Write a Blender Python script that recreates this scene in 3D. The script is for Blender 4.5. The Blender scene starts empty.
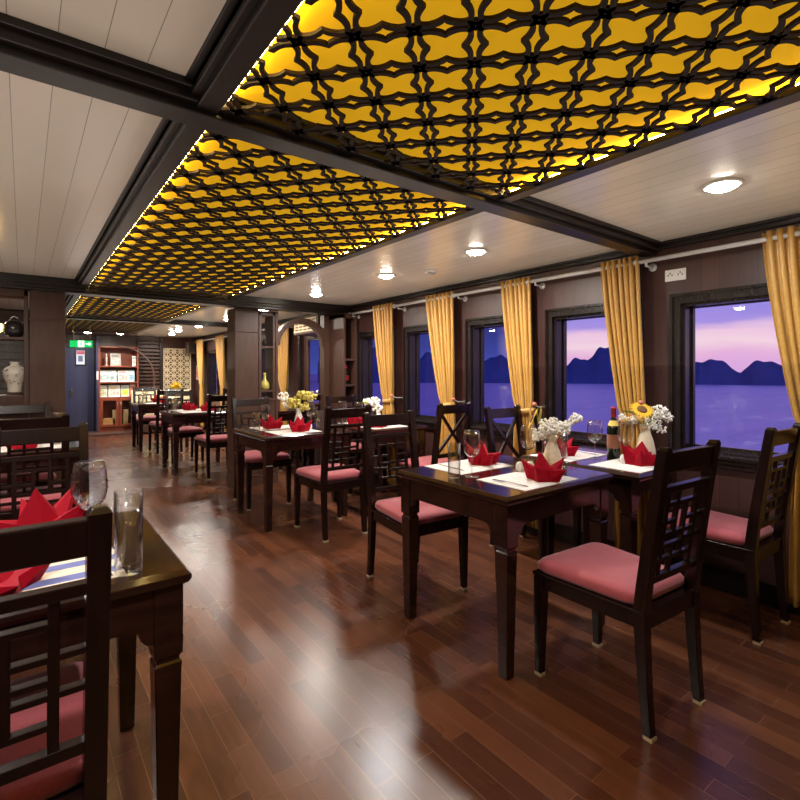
import bpy, math, random
from mathutils import Vector, Matrix
random.seed(7)
S = bpy.context.scene
COL = S.collection
PI = math.pi
R = math.radians

# ------------------------------------------------------------------ camera, world, exposure
cam = bpy.data.cameras.new('camera')
cam.sensor_width = 36.0
cam.lens = 491 / 800 * 36
cam.shift_y = -27 / 800
cam.clip_start = 0.05
cam.clip_end = 3000
camo = bpy.data.objects.new('camera', cam)
camo.location = (0, 0, 1.27)
camo.rotation_euler = (R(90), 0, R(-37.52))
COL.objects.link(camo)
S.camera = camo

S.view_settings.view_transform = 'Standard'
S.view_settings.look = 'None'
S.view_settings.gamma = 1.0
S.view_settings.use_curve_mapping = False
S.view_settings.exposure = 0.0


def srgb(r, g, b):
    def f(c):
        c /= 255.0
        return c / 12.92 if c <= 0.04045 else ((c + 0.055) / 1.055) ** 2.4
    return (f(r), f(g), f(b), 1.0)


def nd(nt, kind, **kw):
    n = nt.nodes.new(kind)
    for k, v in kw.items():
        setattr(n, k, v)
    return n


def ramp(nt, stops, fac, interp='LINEAR'):
    n = nt.nodes.new('ShaderNodeValToRGB')
    n.color_ramp.interpolation = interp
    e = n.color_ramp.elements
    while len(e) < len(stops):
        e.new(0.5)
    for i, (p, c) in enumerate(stops):
        e[i].position = p
        e[i].color = c
    nt.links.new(fac, n.inputs[0])
    return n.outputs[0]


def math_n(nt, op, a, b=None, c=None, clamp=False):
    n = nt.nodes.new('ShaderNodeMath')
    n.operation = op
    n.use_clamp = clamp
    for i, v in enumerate((a, b, c)):
        if v is None:
            continue
        if isinstance(v, (int, float)):
            n.inputs[i].default_value = v
        else:
            nt.links.new(v, n.inputs[i])
    return n.outputs[0]


def mixc(nt, fac, a, b, mode='MIX'):
    n = nt.nodes.new('ShaderNodeMix')
    n.data_type = 'RGBA'
    n.blend_type = mode
    for sock, v in ((n.inputs[0], fac), (n.inputs[6], a), (n.inputs[7], b)):
        if isinstance(v, (int, float)):
            sock.default_value = v
        elif isinstance(v, tuple):
            sock.default_value = v
        else:
            nt.links.new(v, sock)
    return n.outputs[2]


# dusk sky: pink over the islands, deep blue away from the sunset
W = bpy.data.worlds.new('dusk_sky')
S.world = W
W.use_nodes = True
wt = W.node_tree
wt.nodes.clear()
tc = nd(wt, 'ShaderNodeTexCoord')
mp = nd(wt, 'ShaderNodeMapping')
mp.inputs['Scale'].default_value = (2.5, 2.5, 14)
wt.links.new(tc.outputs['Generated'], mp.inputs[0])
nz = nd(wt, 'ShaderNodeTexNoise')
nz.inputs['Scale'].default_value = 2.0
nz.inputs['Detail'].default_value = 3
wt.links.new(mp.outputs[0], nz.inputs[0])
sx = nd(wt, 'ShaderNodeSeparateXYZ')
wt.links.new(tc.outputs['Generated'], sx.inputs[0])
zz = math_n(wt, 'ADD', sx.outputs[2], math_n(wt, 'MULTIPLY', math_n(wt, 'SUBTRACT', nz.outputs[0], 0.5), 0.05))
zz = math_n(wt, 'ADD', math_n(wt, 'MULTIPLY', zz, 2.0), 0.1, clamp=True)
pink = ramp(wt, [(0.0, srgb(190, 150, 205)), (0.11, srgb(222, 172, 218)), (0.16, srgb(232, 180, 214)), (0.20, srgb(246, 214, 220)), (0.235, srgb(240, 200, 220)),
                 (0.265, srgb(170, 148, 220)), (0.33, srgb(150, 135, 218)), (0.37, srgb(235, 180, 222)), (0.45, srgb(140, 130, 212)), (0.8, srgb(125, 118, 195))], zz)
blue = ramp(wt, [(0.0, srgb(78, 100, 190)), (0.12, srgb(66, 78, 165)), (0.3, srgb(48, 52, 120)), (0.8, srgb(30, 36, 90))], zz)
az = math_n(wt, 'DIVIDE', math_n(wt, 'SUBTRACT', sx.outputs[1], 0.58), 0.08, clamp=True)
skyc = mixc(wt, az, pink, blue)
bg = nd(wt, 'ShaderNodeBackground')
wt.links.new(skyc, bg.inputs[0])
bg.inputs[1].default_value = 1.15
wo = nd(wt, 'ShaderNodeOutputWorld')
wt.links.new(bg.outputs[0], wo.inputs[0])

CEIL_FILL = 1.5       # watts per square metre of the added lights facing the ceiling
LAMP_W = 11.0      # watts of one ceiling downlight
STRIP = 42.0        # LED strips beside the yellow ceiling panels

# added upward area lights without fixtures, standing in for light bounced to the ceiling
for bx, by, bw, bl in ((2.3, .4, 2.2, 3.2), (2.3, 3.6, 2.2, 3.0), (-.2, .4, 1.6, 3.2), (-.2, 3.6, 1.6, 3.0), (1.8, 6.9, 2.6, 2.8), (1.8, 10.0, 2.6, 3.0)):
    bl_ = bpy.data.lights.new('added_ceiling_fill', 'AREA')
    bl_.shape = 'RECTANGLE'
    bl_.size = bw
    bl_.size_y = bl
    bl_.energy = CEIL_FILL * bw * bl
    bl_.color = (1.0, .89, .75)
    bo = bpy.data.objects.new('added_ceiling_fill', bl_)
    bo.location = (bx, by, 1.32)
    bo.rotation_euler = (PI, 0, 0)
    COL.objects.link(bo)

# ------------------------------------------------------------------ materials


def new_mat(name):
    m = bpy.data.materials.new(name)
    m.use_nodes = True
    return m, m.node_tree, m.node_tree.nodes['Principled BSDF']


def simple(name, col, rough=0.5, metal=0.0, spec=0.5, sheen=0.0, coat=0.0, noise=0.0, nscale=20, bump=0.0, emit=None, es=0.0, sub=0.0):
    m, nt, p = new_mat(name)
    col = col if len(col) == 4 else (*col, 1)
    p.inputs['Base Color'].default_value = col
    p.inputs['Roughness'].default_value = rough
    p.inputs['Metallic'].default_value = metal
    p.inputs['Specular IOR Level'].default_value = spec
    p.inputs['Sheen Weight'].default_value = sheen
    p.inputs['Coat Weight'].default_value = coat
    p.inputs['Coat Roughness'].default_value = 0.1
    if emit:
        p.inputs['Emission Color'].default_value = emit
        p.inputs['Emission Strength'].default_value = es
    if noise or bump:
        t = nd(nt, 'ShaderNodeTexCoord')
        n = nd(nt, 'ShaderNodeTexNoise')
        n.inputs['Scale'].default_value = nscale
        n.inputs['Detail'].default_value = 4
        nt.links.new(t.outputs['Object'], n.inputs[0])
        if noise:
            lo = tuple(c * (1 - noise) for c in col[:3]) + (1,)
            hi = tuple(min(1, c * (1 + noise)) for c in col[:3]) + (1,)
            nt.links.new(ramp(nt, [(0.3, lo), (0.7, hi)], n.outputs[0]), p.inputs['Base Color'])
        if bump:
            b = nd(nt, 'ShaderNodeBump')
            b.inputs['Strength'].default_value = bump
            b.inputs['Distance'].default_value = 0.004
            nt.links.new(n.outputs[0], b.inputs['Height'])
            nt.links.new(b.outputs[0], p.inputs['Normal'])
    return m


def wood(name, dark, light, rough=0.25, scale=(30, 30, 3), coat=0.0):
    m, nt, p = new_mat(name)
    t = nd(nt, 'ShaderNodeTexCoord')
    mpn = nd(nt, 'ShaderNodeMapping')
    mpn.inputs['Scale'].default_value = scale
    nt.links.new(t.outputs['Object'], mpn.inputs[0])
    n = nd(nt, 'ShaderNodeTexNoise')
    n.inputs['Scale'].default_value = 1.5
    n.inputs['Detail'].default_value = 5
    nt.links.new(mpn.outputs[0], n.inputs[0])
    nt.links.new(ramp(nt, [(0.3, (*dark, 1)), (0.75, (*light, 1))], n.outputs[0]), p.inputs['Base Color'])
    p.inputs['Roughness'].default_value = rough
    p.inputs['Coat Weight'].default_value = coat
    p.inputs['Coat Roughness'].default_value = 0.08
    return m


def grooved(name, dark, light, axis, pitch, rough, groove=0.03, gdark=0.25, offset=0.0, nscale=(3, 3, 3), spec=0.5, bump=0.12):
    """boards of one pitch along an axis with a dark V groove between them"""
    m, nt, p = new_mat(name)
    g = nd(nt, 'ShaderNodeNewGeometry')
    s = nd(nt, 'ShaderNodeSeparateXYZ')
    nt.links.new(g.outputs['Position'], s.inputs[0])
    u = math_n(nt, 'DIVIDE', math_n(nt, 'ADD', s.outputs[axis], offset + 50 * pitch), pitch)
    fr = math_n(nt, 'FRACT', u)
    d = math_n(nt, 'MINIMUM', fr, math_n(nt, 'SUBTRACT', 1.0, fr))
    line = math_n(nt, 'DIVIDE', d, groove, clamp=True)
    wn = nd(nt, 'ShaderNodeTexWhiteNoise', noise_dimensions='1D')
    nt.links.new(math_n(nt, 'FLOOR', u), wn.inputs['W'])
    mpn = nd(nt, 'ShaderNodeMapping')
    mpn.inputs['Scale'].default_value = nscale
    nt.links.new(g.outputs['Position'], mpn.inputs[0])
    n = nd(nt, 'ShaderNodeTexNoise')
    n.inputs['Scale'].default_value = 2.0
    n.inputs['Detail'].default_value = 5
    nt.links.new(mpn.outputs[0], n.inputs[0])
    f = math_n(nt, 'ADD', math_n(nt, 'MULTIPLY', n.outputs[0], 0.7), math_n(nt, 'MULTIPLY', wn.outputs[0], 0.3))
    c = ramp(nt, [(0.25, (*dark, 1)), (0.75, (*light, 1))], f)
    gc = tuple(x * gdark for x in dark) + (1,)
    nt.links.new(mixc(nt, line, gc, c), p.inputs['Base Color'])
    b = nd(nt, 'ShaderNodeBump')
    b.inputs['Strength'].default_value = bump
    b.inputs['Distance'].default_value = 0.003
    nt.links.new(line, b.inputs['Height'])
    nt.links.new(b.outputs[0], p.inputs['Normal'])
    p.inputs['Roughness'].default_value = rough
    p.inputs['Specular IOR Level'].default_value = spec
    return m


def floor_mat():
    m, nt, p = new_mat('floor_planks')
    g = nd(nt, 'ShaderNodeNewGeometry')
    mpn = nd(nt, 'ShaderNodeMapping')
    mpn.inputs['Rotation'].default_value = (0, 0, R(90))
    nt.links.new(g.outputs['Position'], mpn.inputs[0])
    br = nd(nt, 'ShaderNodeTexBrick')
    br.offset = 0.37
    br.inputs['Scale'].default_value = 1.0
    br.inputs['Brick Width'].default_value = 0.62
    br.inputs['Row Height'].default_value = 0.078
    br.inputs['Mortar Size'].default_value = 0.0011
    br.inputs['Mortar Smooth'].default_value = 0.4
    br.inputs['Color1'].default_value = (0, 0, 0, 1)
    br.inputs['Color2'].default_value = (1, 1, 1, 1)
    br.inputs['Mortar'].default_value = (0.5, 0.5, 0.5, 1)
    nt.links.new(mpn.outputs[0], br.inputs[0])
    gm = nd(nt, 'ShaderNodeMapping')
    gm.inputs['Scale'].default_value = (25, 2.5, 1)
    nt.links.new(g.outputs['Position'], gm.inputs[0])
    gr = nd(nt, 'ShaderNodeTexNoise')
    gr.inputs['Scale'].default_value = 2.0
    gr.inputs['Detail'].default_value = 6
    nt.links.new(gm.outputs[0], gr.inputs[0])
    base = ramp(nt, [(0.0, (0.032, 0.010, 0.0065, 1)), (0.5, (0.085, 0.027, 0.013, 1)), (1.0, (0.165, 0.058, 0.024, 1))],
                math_n(nt, 'ADD', math_n(nt, 'MULTIPLY', br.outputs[0], 0.55), math_n(nt, 'MULTIPLY', gr.outputs[0], 0.45)))
    col = mixc(nt, br.outputs['Fac'], base, (0.20, 0.10, 0.055, 1))  # lighter joints put the glint of the plank edges into the colour
    nt.links.new(col, p.inputs['Base Color'])
    big = nd(nt, 'ShaderNodeTexNoise')
    big.inputs['Scale'].default_value = 1.4
    big.inputs['Detail'].default_value = 3
    nt.links.new(g.outputs['Position'], big.inputs[0])
    rg = math_n(nt, 'MULTIPLY', big.outputs[0], 0.18)
    nt.links.new(math_n(nt, 'ADD', rg, 0.185), p.inputs['Roughness'])
    b = nd(nt, 'ShaderNodeBump')
    b.inputs['Strength'].default_value = 0.25
    b.inputs['Distance'].default_value = 0.002
    nt.links.new(math_n(nt, 'MULTIPLY', big.outputs[0], 1.6), b.inputs['Height'])
    nt.links.new(b.outputs[0], p.inputs['Normal'])
    p.inputs['Specular IOR Level'].default_value = 0.6
    return m


def stripes_mat(name, a, b, axis, pitch, duty=0.5):
    m, nt, p = new_mat(name)
    t = nd(nt, 'ShaderNodeTexCoord')
    s = nd(nt, 'ShaderNodeSeparateXYZ')
    nt.links.new(t.outputs['Object'], s.inputs[0])
    fr = math_n(nt, 'FRACT', math_n(nt, 'DIVIDE', math_n(nt, 'ADD', s.outputs[axis], 10 * pitch), pitch))
    k = math_n(nt, 'GREATER_THAN', fr, duty)
    nt.links.new(mixc(nt, k, a, b), p.inputs['Base Color'])
    p.inputs['Roughness'].default_value = 0.8
    return m


def thin_glass(name, tint=(1, 1, 1), rough=0.0, boost=1.0, ior=1.45):
    m = bpy.data.materials.new(name)
    m.use_nodes = True
    nt = m.node_tree
    nt.nodes.clear()
    lw = nd(nt, 'ShaderNodeLayerWeight')
    fz = math_n(nt, 'ADD', math_n(nt, 'MULTIPLY', math_n(nt, 'POWER', lw.outputs['Facing'], 4.0), 0.80), 0.04)
    tr = nd(nt, 'ShaderNodeBsdfTransparent')
    tr.inputs[0].default_value = (*tint, 1)
    gl = nd(nt, 'ShaderNodeBsdfGlossy')
    gl.inputs['Roughness'].default_value = rough
    mx = nd(nt, 'ShaderNodeMixShader')
    nt.links.new(math_n(nt, 'MULTIPLY', fz, boost, clamp=True), mx.inputs[0])
    nt.links.new(tr.outputs[0], mx.inputs[1])
    nt.links.new(gl.outputs[0], mx.inputs[2])
    o = nd(nt, 'ShaderNodeOutputMaterial')
    nt.links.new(mx.outputs[0], o.inputs[0])
    return m


def emission(name, col, st):
    m = bpy.data.materials.new(name)
    m.use_nodes = True
    nt = m.node_tree
    nt.nodes.clear()
    e = nd(nt, 'ShaderNodeEmission')
    e.inputs[0].default_value = col
    e.inputs[1].default_value = st
    o = nd(nt, 'ShaderNodeOutputMaterial')
    nt.links.new(e.outputs[0], o.inputs[0])
    return m


M = {}
M['floor'] = floor_mat()
M['ceil'] = grooved('white_ceiling_boards', (0.68, 0.62, 0.53), (0.76, 0.70, 0.61), 0, 0.098, 0.2, groove=0.018, gdark=0.3, offset=0.03, nscale=(2, 0.5, 1))
M['panel'] = grooved('mahogany_wall_boards', (0.040, 0.012, 0.010), (0.070, 0.021, 0.017), 1, 0.096, 0.46, groove=0.03, gdark=0.12, offset=0.005, nscale=(20, 20, 2), spec=0.8)
M['panelx'] = grooved('mahogany_wall_boards_back', (0.040, 0.016, 0.012), (0.075, 0.028, 0.020), 0, 0.096, 0.32, groove=0.03, gdark=0.25, nscale=(20, 20, 2))
M['beam'] = wood('dark_beam_wood', (0.005, 0.0025, 0.002), (0.012, 0.006, 0.0045), 0.34)
M['pillar'] = wood('brown_pillar_wood', (0.058, 0.026, 0.017), (0.088, 0.040, 0.026), 0.46)
M['frame'] = wood('window_frame_wood', (0.011, 0.008, 0.0075), (0.024, 0.016, 0.014), 0.25)
M['chair'] = wood('chair_wood', (0.006, 0.0026, 0.0022), (0.016, 0.0060, 0.0048), 0.22)
M['table'] = wood('table_wood', (0.011, 0.0040, 0.0030), (0.030, 0.0095, 0.0070), 0.14, (3, 30, 30), 0.4)
M['lattice'] = wood('ceiling_lattice_wood', (0.010, 0.005, 0.003), (0.022, 0.011, 0.006), 0.6)
M['lattice'].node_tree.nodes['Principled BSDF'].inputs['Specular IOR Level'].default_value = .2
M['cabinet'] = wood('red_cabinet_wood', (0.16, 0.035, 0.016), (0.26, 0.06, 0.025), 0.3)
M['cushion'] = simple('pink_seat_fabric', (0.38, 0.068, 0.088), 0.75, sheen=0.3, noise=0.12, nscale=300, bump=0.15)
M['cap'] = simple('felt_pad', (0.45, 0.35, 0.21), 0.8)
M['napkin'] = simple('red_napkin', (0.31, 0.001, 0.013), 0.7, spec=0.12)
M['white'] = simple('white_paint', (0.75, 0.73, 0.70), 0.35)
M['mat'] = stripes_mat('white_placemat', (0.74, 0.70, 0.64, 1), (0.62, 0.60, 0.60, 1), 1, 0.03)
M['bluemat'] = stripes_mat('blue_striped_placemat', (0.74, 0.66, 0.54, 1), (0.15, 0.18, 0.46, 1), 1, 0.075, 0.55)
M['curtain'] = simple('gold_curtain', (0.55, 0.30, 0.065), 0.38, sheen=0.1, noise=0.08, nscale=60)
M['metal'] = simple('steel', (0.62, 0.62, 0.64), 0.22, metal=1.0)
M['rod'] = simple('silver_rod', (0.62, 0.62, 0.64), 0.3, metal=0.15)
M['ceramic'] = simple('cream_ceramic', (0.70, 0.60, 0.44), 0.3, noise=0.12, nscale=60)
M['whitec'] = simple('white_ceramic', (0.85, 0.84, 0.82), 0.2)
M['petalw'] = simple('white_blossom', (0.97, 0.95, 0.88), 0.7)
M['petaly'] = simple('yellow_petal', (0.85, 0.50, 0.02), 0.6)
M['petalg'] = simple('lime_petal', (0.60, 0.62, 0.18), 0.6)
M['brownd'] = simple('flower_heart', (0.16, 0.07, 0.02), 0.8)
M['leaf'] = simple('leaf_green', (0.12, 0.22, 0.04), 0.5)
M['rose'] = simple('pink_bud', (0.62, 0.20, 0.14), 0.6)
M['black'] = simple('black_plastic', (0.012, 0.012, 0.013), 0.3)
M['darkpot'] = simple('dark_glaze', (0.03, 0.025, 0.025), 0.12)
M['winebottle'] = simple('dark_bottle_glass', (0.008, 0.014, 0.006), 0.06, spec=0.8)
M['redcap'] = simple('red_foil', (0.50, 0.03, 0.03), 0.35)
M['paper'] = simple('brown_label', (0.30, 0.12, 0.07), 0.5)
M['drink'] = thin_glass('drinking_glass', (0.97, 0.97, 0.97), 0.0, 2.2)
M['pane'] = thin_glass('window_glass', (0.96, 0.96, 1.0), 0.0, 1.15)
M['door'] = grooved('blue_grey_door', (0.034, 0.034, 0.066), (0.048, 0.048, 0.090), 0, 0.11, 0.3, groove=0.02)
M['lamp'] = emission('lamp_glow', (1.0, 0.90, 0.74, 1), 90.0)
M['coollamp'] = emission('cool_lamp_glow', (0.9, 0.95, 1.0, 1), 40.0)
M['strip'] = emission('led_strip', (1.0, 0.74, 0.26, 1), STRIP)
M['yellow'] = simple('backlit_yellow_panel', (0.80, 0.44, 0.01), 0.9, spec=0.1, emit=(1.0, 0.53, 0.015, 1), es=0.40)
M['goldside'] = simple('gold_housing_paint', (0.75, 0.42, 0.02), 0.8, spec=0.1)
M['exit'] = simple('exit_green', (0.0, 0.35, 0.08), 0.4, emit=(0.0, 0.55, 0.12, 1), es=1.0)
M['exitw'] = simple('exit_white', (0.8, 0.9, 0.8), 0.4, emit=(0.75, 1.0, 0.8, 1), es=1.6)
M['cream'] = simple('cream_upholstery', (0.78, 0.66, 0.42), 0.7)
M['screen'] = simple('cream_screen', (0.80, 0.68, 0.46), 0.5)
M['grey'] = simple('grey_wall_panel', (0.20, 0.19, 0.21), 0.35)
M['sea'] = None


def sea_mat():
    m, nt, p = new_mat('evening_sea')
    g = nd(nt, 'ShaderNodeNewGeometry')
    mpn = nd(nt, 'ShaderNodeMapping')
    mpn.inputs['Scale'].default_value = (0.06, 0.4, 1)
    nt.links.new(g.outputs['Position'], mpn.inputs[0])
    n = nd(nt, 'ShaderNodeTexNoise')
    n.inputs['Scale'].default_value = 1.0
    n.inputs['Detail'].default_value = 6
    nt.links.new(mpn.outputs[0], n.inputs[0])
    nt.links.new(ramp(nt, [(0.3, (0.30, 0.26, 0.62, 1)), (0.7, (0.50, 0.38, 0.78, 1))], n.outputs[0]), p.inputs['Base Color'])
    b = nd(nt, 'ShaderNodeBump')
    b.inputs['Strength'].default_value = 0.5
    b.inputs['Distance'].default_value = 0.6
    nt.links.new(n.outputs[0], b.inputs['Height'])
    nt.links.new(b.outputs[0], p.inputs['Normal'])
    p.inputs['Roughness'].default_value = 0.35
    p.inputs['Specular IOR Level'].default_value = 0.5
    return m


M['sea'] = sea_mat()
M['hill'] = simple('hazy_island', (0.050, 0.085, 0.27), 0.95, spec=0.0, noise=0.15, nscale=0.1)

# ------------------------------------------------------------------ mesh builder


class MB:
    def __init__(s):
        s.v = []
        s.f = []

    def add(s, vs, fs):
        o = len(s.v)
        s.v += [tuple(v) for v in vs]
        s.f += [tuple(i + o for i in f) for f in fs]
        return s

    def box(s, x0, x1, y0, y1, z0, z1, mat=None):
        vs = [(x0, y0, z0), (x1, y0, z0), (x1, y1, z0), (x0, y1, z0), (x0, y0, z1), (x1, y0, z1), (x1, y1, z1), (x0, y1, z1)]
        if mat:
            vs = [mat @ Vector(v) for v in vs]
        return s.add(vs, [(0, 3, 2, 1), (4, 5, 6, 7), (0, 1, 5, 4), (1, 2, 6, 5), (2, 3, 7, 6), (3, 0, 4, 7)])

    def loft(s, rings, closed=True, cap=True):
        """rings: equal-length loops of points"""
        n = len(rings[0])
        o = len(s.v)
        for r in rings:
            s.v += [tuple(p) for p in r]
        for i in range(len(rings) - 1):
            for j in range(n if closed else n - 1):
                a = o + i * n + j
                b = o + i * n + (j + 1) % n
                s.f.append((a, b, b + n, a + n))
        if cap and closed:
            s.f.append(tuple(o + j for j in reversed(range(n))))
            s.f.append(tuple(o + (len(rings) - 1) * n + j for j in range(n)))
        return s

    def rect_post(s, pts):
        """pts: (x, y, z, wx, wy) - a square post through these stations"""
        rings = []
        for x, y, z, wx, wy in pts:
            a, b = wx / 2, wy / 2
            rings.append([(x - a, y - b, z), (x + a, y - b, z), (x + a, y + b, z), (x - a, y + b, z)])
        return s.loft(rings)

    def lathe(s, prof, n=20, c=(0, 0, 0), cap=True):
        rings = [[(c[0] + r * math.cos(2 * PI * k / n), c[1] + r * math.sin(2 * PI * k / n), c[2] + z) for k in range(n)] for r, z in prof]
        return s.loft(rings, True, cap)

    def tube(s, pts, rad, n=8, cap=True):
        pts = [Vector(p) for p in pts]
        if not isinstance(rad, (list, tuple)):
            rad = [rad] * len(pts)
        rings = []
        up = None
        for i, p in enumerate(pts):
            t = (pts[min(i + 1, len(pts) - 1)] - pts[max(i - 1, 0)]).normalized()
            if up is None:
                up = Vector((0, 0, 1)) if abs(t.z) < 0.9 else Vector((1, 0, 0))
            u = (up - t * up.dot(t)).normalized()
            w = t.cross(u)
            up = u
            rings.append([p + (u * math.cos(2 * PI * k / n) + w * math.sin(2 * PI * k / n)) * rad[i] for k in range(n)])
        return s.loft(rings, True, cap)

    def bar(s, p0, p1, w, d, nrm=(0, 1, 0)):
        """rectangular bar from p0 to p1, d thick along nrm, w wide across"""
        p0, p1, nv = Vector(p0), Vector(p1), Vector(nrm).normalized()
        t = (p1 - p0).normalized()
        u = nv.cross(t).normalized()
        rings = []
        for p in (p0, p1):
            rings.append([p - u * w / 2 - nv * d / 2, p + u * w / 2 - nv * d / 2, p + u * w / 2 + nv * d / 2, p - u * w / 2 + nv * d / 2])
        return s.loft(rings)

    def ball(s, c, r, n=8, m=6, sq=(1, 1, 1)):
        rings = []
        for i in range(m + 1):
            a = -PI / 2 + PI * i / m
            rr = max(1e-4, math.cos(a)) * r
            rings.append([(c[0] + rr * math.cos(2 * PI * k / n) * sq[0], c[1] + rr * math.sin(2 * PI * k / n) * sq[1], c[2] + r * math.sin(a) * sq[2]) for k in range(n)])
        return s.loft(rings)

    def build(s, name, mat, parent=None, smooth=False, bevel=0.0, seg=2, solid=0.0, loc=None, rotz=0):
        me = bpy.data.meshes.new(name)
        me.from_pydata(s.v, [], s.f)
        me.validate()
        me.update()
        if smooth:
            me.polygons.foreach_set('use_smooth', [True] * len(me.polygons))
        o = bpy.data.objects.new(name, me)
        me.materials.append(mat)
        COL.objects.link(o)
        if parent:
            o.parent = parent
        if loc:
            o.location = loc
        if rotz:
            o.rotation_euler.z = rotz
        if solid:
            k = o.modifiers.new('thickness', 'SOLIDIFY')
            k.thickness = solid
            k.offset = 0
        if bevel:
            k = o.modifiers.new('bevel', 'BEVEL')
            k.width = bevel
            k.segments = seg
            k.limit_method = 'ANGLE'
            k.angle_limit = R(35)
        return o


def tag(o, label=None, cat=None, group=None, kind=None):
    if label:
        o['label'] = label
    if cat:
        o['category'] = cat
    if group:
        o['group'] = group
    if kind:
        o['kind'] = kind
    return o


def empty(name, label, cat, loc=(0, 0, 0), rz=0, group=None):
    o = bpy.data.objects.new(name, None)
    o.empty_display_size = 0.1
    o.location = loc
    o.rotation_euler.z = rz
    COL.objects.link(o)
    return tag(o, label, cat, group)


def children(o):
    return [c for c in COL.objects if c.parent == o]


def copy_tree(o, parent=None):
    c = o.copy()
    COL.objects.link(c)
    if parent:
        c.parent = parent
    for ch in children(o):
        copy_tree(ch, c)
    return c


def struct(o):
    o['kind'] = 'structure'
    return o


# ------------------------------------------------------------------ room shell
XW = 3.25            # window wall
XL = -1.15           # wall opposite
Y0, Y1 = -1.8, 12.3  # behind the camera, far end
ZC = 2.10            # ceiling
LX0, LX1 = 0.48, 1.72  # lattice coffer

struct(MB().box(XL - .1, XW + .14, Y0 - .1, Y1 + .1, -.06, 0).build('floor', M['floor']))
c = MB()
c.box(XL - .1, LX0 - .10, Y0 - .1, Y1 + .1, ZC, ZC + .04)
c.box(LX1 + .04, XW + .14, Y0 - .1, Y1 + .1, ZC, ZC + .04)
struct(c.build('ceiling', M['ceil']))

# windows of the right wall: (y0, y1) of each opening
ZS, ZT = 0.79, 1.70
WIN = [(0.72, 1.352), (1.65, 2.28), (2.52, 3.15), (3.45, 4.08), (4.36, 4.98), (6.02, 6.62), (7.62, 8.22), (9.1, 9.7), (10.5, 11.1)]
DOORH = 1.86
w = MB()
w.box(XW, XW + .14, Y0, Y1, ZT + .22, ZC + .04)
ys = [Y0]
for k, (a, b) in enumerate(WIN):
    isdoor = (k == 5)
    w.box(XW, XW + .14, ys[-1], a, 0, ZT + .22)
    if not isdoor:
        w.box(XW, XW + .14, a, b, 0, ZS)
        w.box(XW, XW + .14, a, b, ZT, ZT + .22)
    ys.append(b)
w.box(XW, XW + .14, ys[-1], Y1, 0, ZT + .22)
struct(w.build('wall_right', M['panel']))
struct(MB().box(XL - .1, XL, Y0, Y1, 0, ZC + .04).build('wall_left', M['panel']))
struct(MB().box(XL - .1, XW + .14, Y1, Y1 + .1, 0, ZC + .3).build('wall_back', M['panelx']))
struct(MB().box(XL - .1, XW + .14, Y0 - .1, Y0, 0, ZC + .04).build('wall_front', M['panelx']))
b = MB()
b.box(XW - .022, XW, Y0, 6.0, 0, .105)
b.box(XW - .030, XW, Y0, 6.0, .105, .120)
b.box(XW - .022, XW, 6.64, Y1, 0, .12)
struct(b.build('baseboard_right', M['beam'], bevel=.004))
b = MB()
b.box(XW - .035, XW, Y0, Y1, 2.06, ZC)
b.box(XW - .055, XW, Y0, Y1, 2.085, ZC)
struct(b.build('trim_1', M['beam'], bevel=.003))
struct(MB().box(XL, XW, Y1 - .022, Y1, 0, .12).build('baseboard_back', M['beam'], bevel=.003))

wn = 0
for k, (a, b_) in enumerate(WIN):
    if k == 5:
        continue
    wn += 1
    root = bpy.data.objects.new('window_%d' % wn, None)
    COL.objects.link(root)
    root.location = (XW, (a + b_) / 2, ZS)
    root['kind'] = 'structure'
    hw = (b_ - a) / 2
    H = ZT - ZS
    fr = MB()
    # stepped architrave on the room side
    for (o0, o1, dx) in ((.0, .022, .030), (.022, .045, .020), (.045, .062, .034)):
        fr.box(-dx, 0, -hw - o1, -hw - o0, -.02, H + o1)
        fr.box(-dx, 0, hw + o0, hw + o1, -.02, H + o1)
        fr.box(-dx, 0, -hw - o0, hw + o0, H + o0, H + o1)
    # inner lining
    fr.box(0, .14, -hw, -hw + .018, 0, H)
    fr.box(0, .14, hw - .018, hw, 0, H)
    fr.box(0, .14, -hw + .018, hw - .018, H - .018, H)
    fr.box(0, .14, -hw + .018, hw - .018, 0, .012)
    fr.build('window_frame', M['frame'], root)
    sash = MB()
    q = .030
    sash.box(.085, .115, -hw + .018, -hw + q, .012, H - .018)
    sash.box(.085, .115, hw - q, hw - .018, .012, H - .018)
    sash.box(.085, .115, -hw + q, hw - q, H - .024, H - .018)
    sash.box(.085, .115, -hw + q, hw - q, .012, .035)
    sash.build('sash', M['frame'], root)
    MB().box(.098, .102, -hw + q - .004, hw - q + .004, .031, H - .020).build('pane', M['pane'], root)
    sl = MB()
    sl.box(-.048, 0, -hw - .09, hw + .09, -.022, 0)
    sl.box(-.038, 0, -hw - .08, hw + .08, -.045, -.022)
    sl.box(-.028, 0, -hw - .08, hw + .08, -.075, -.045)
    sl.build('window_sill', M['frame'], root, bevel=.004)

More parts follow.
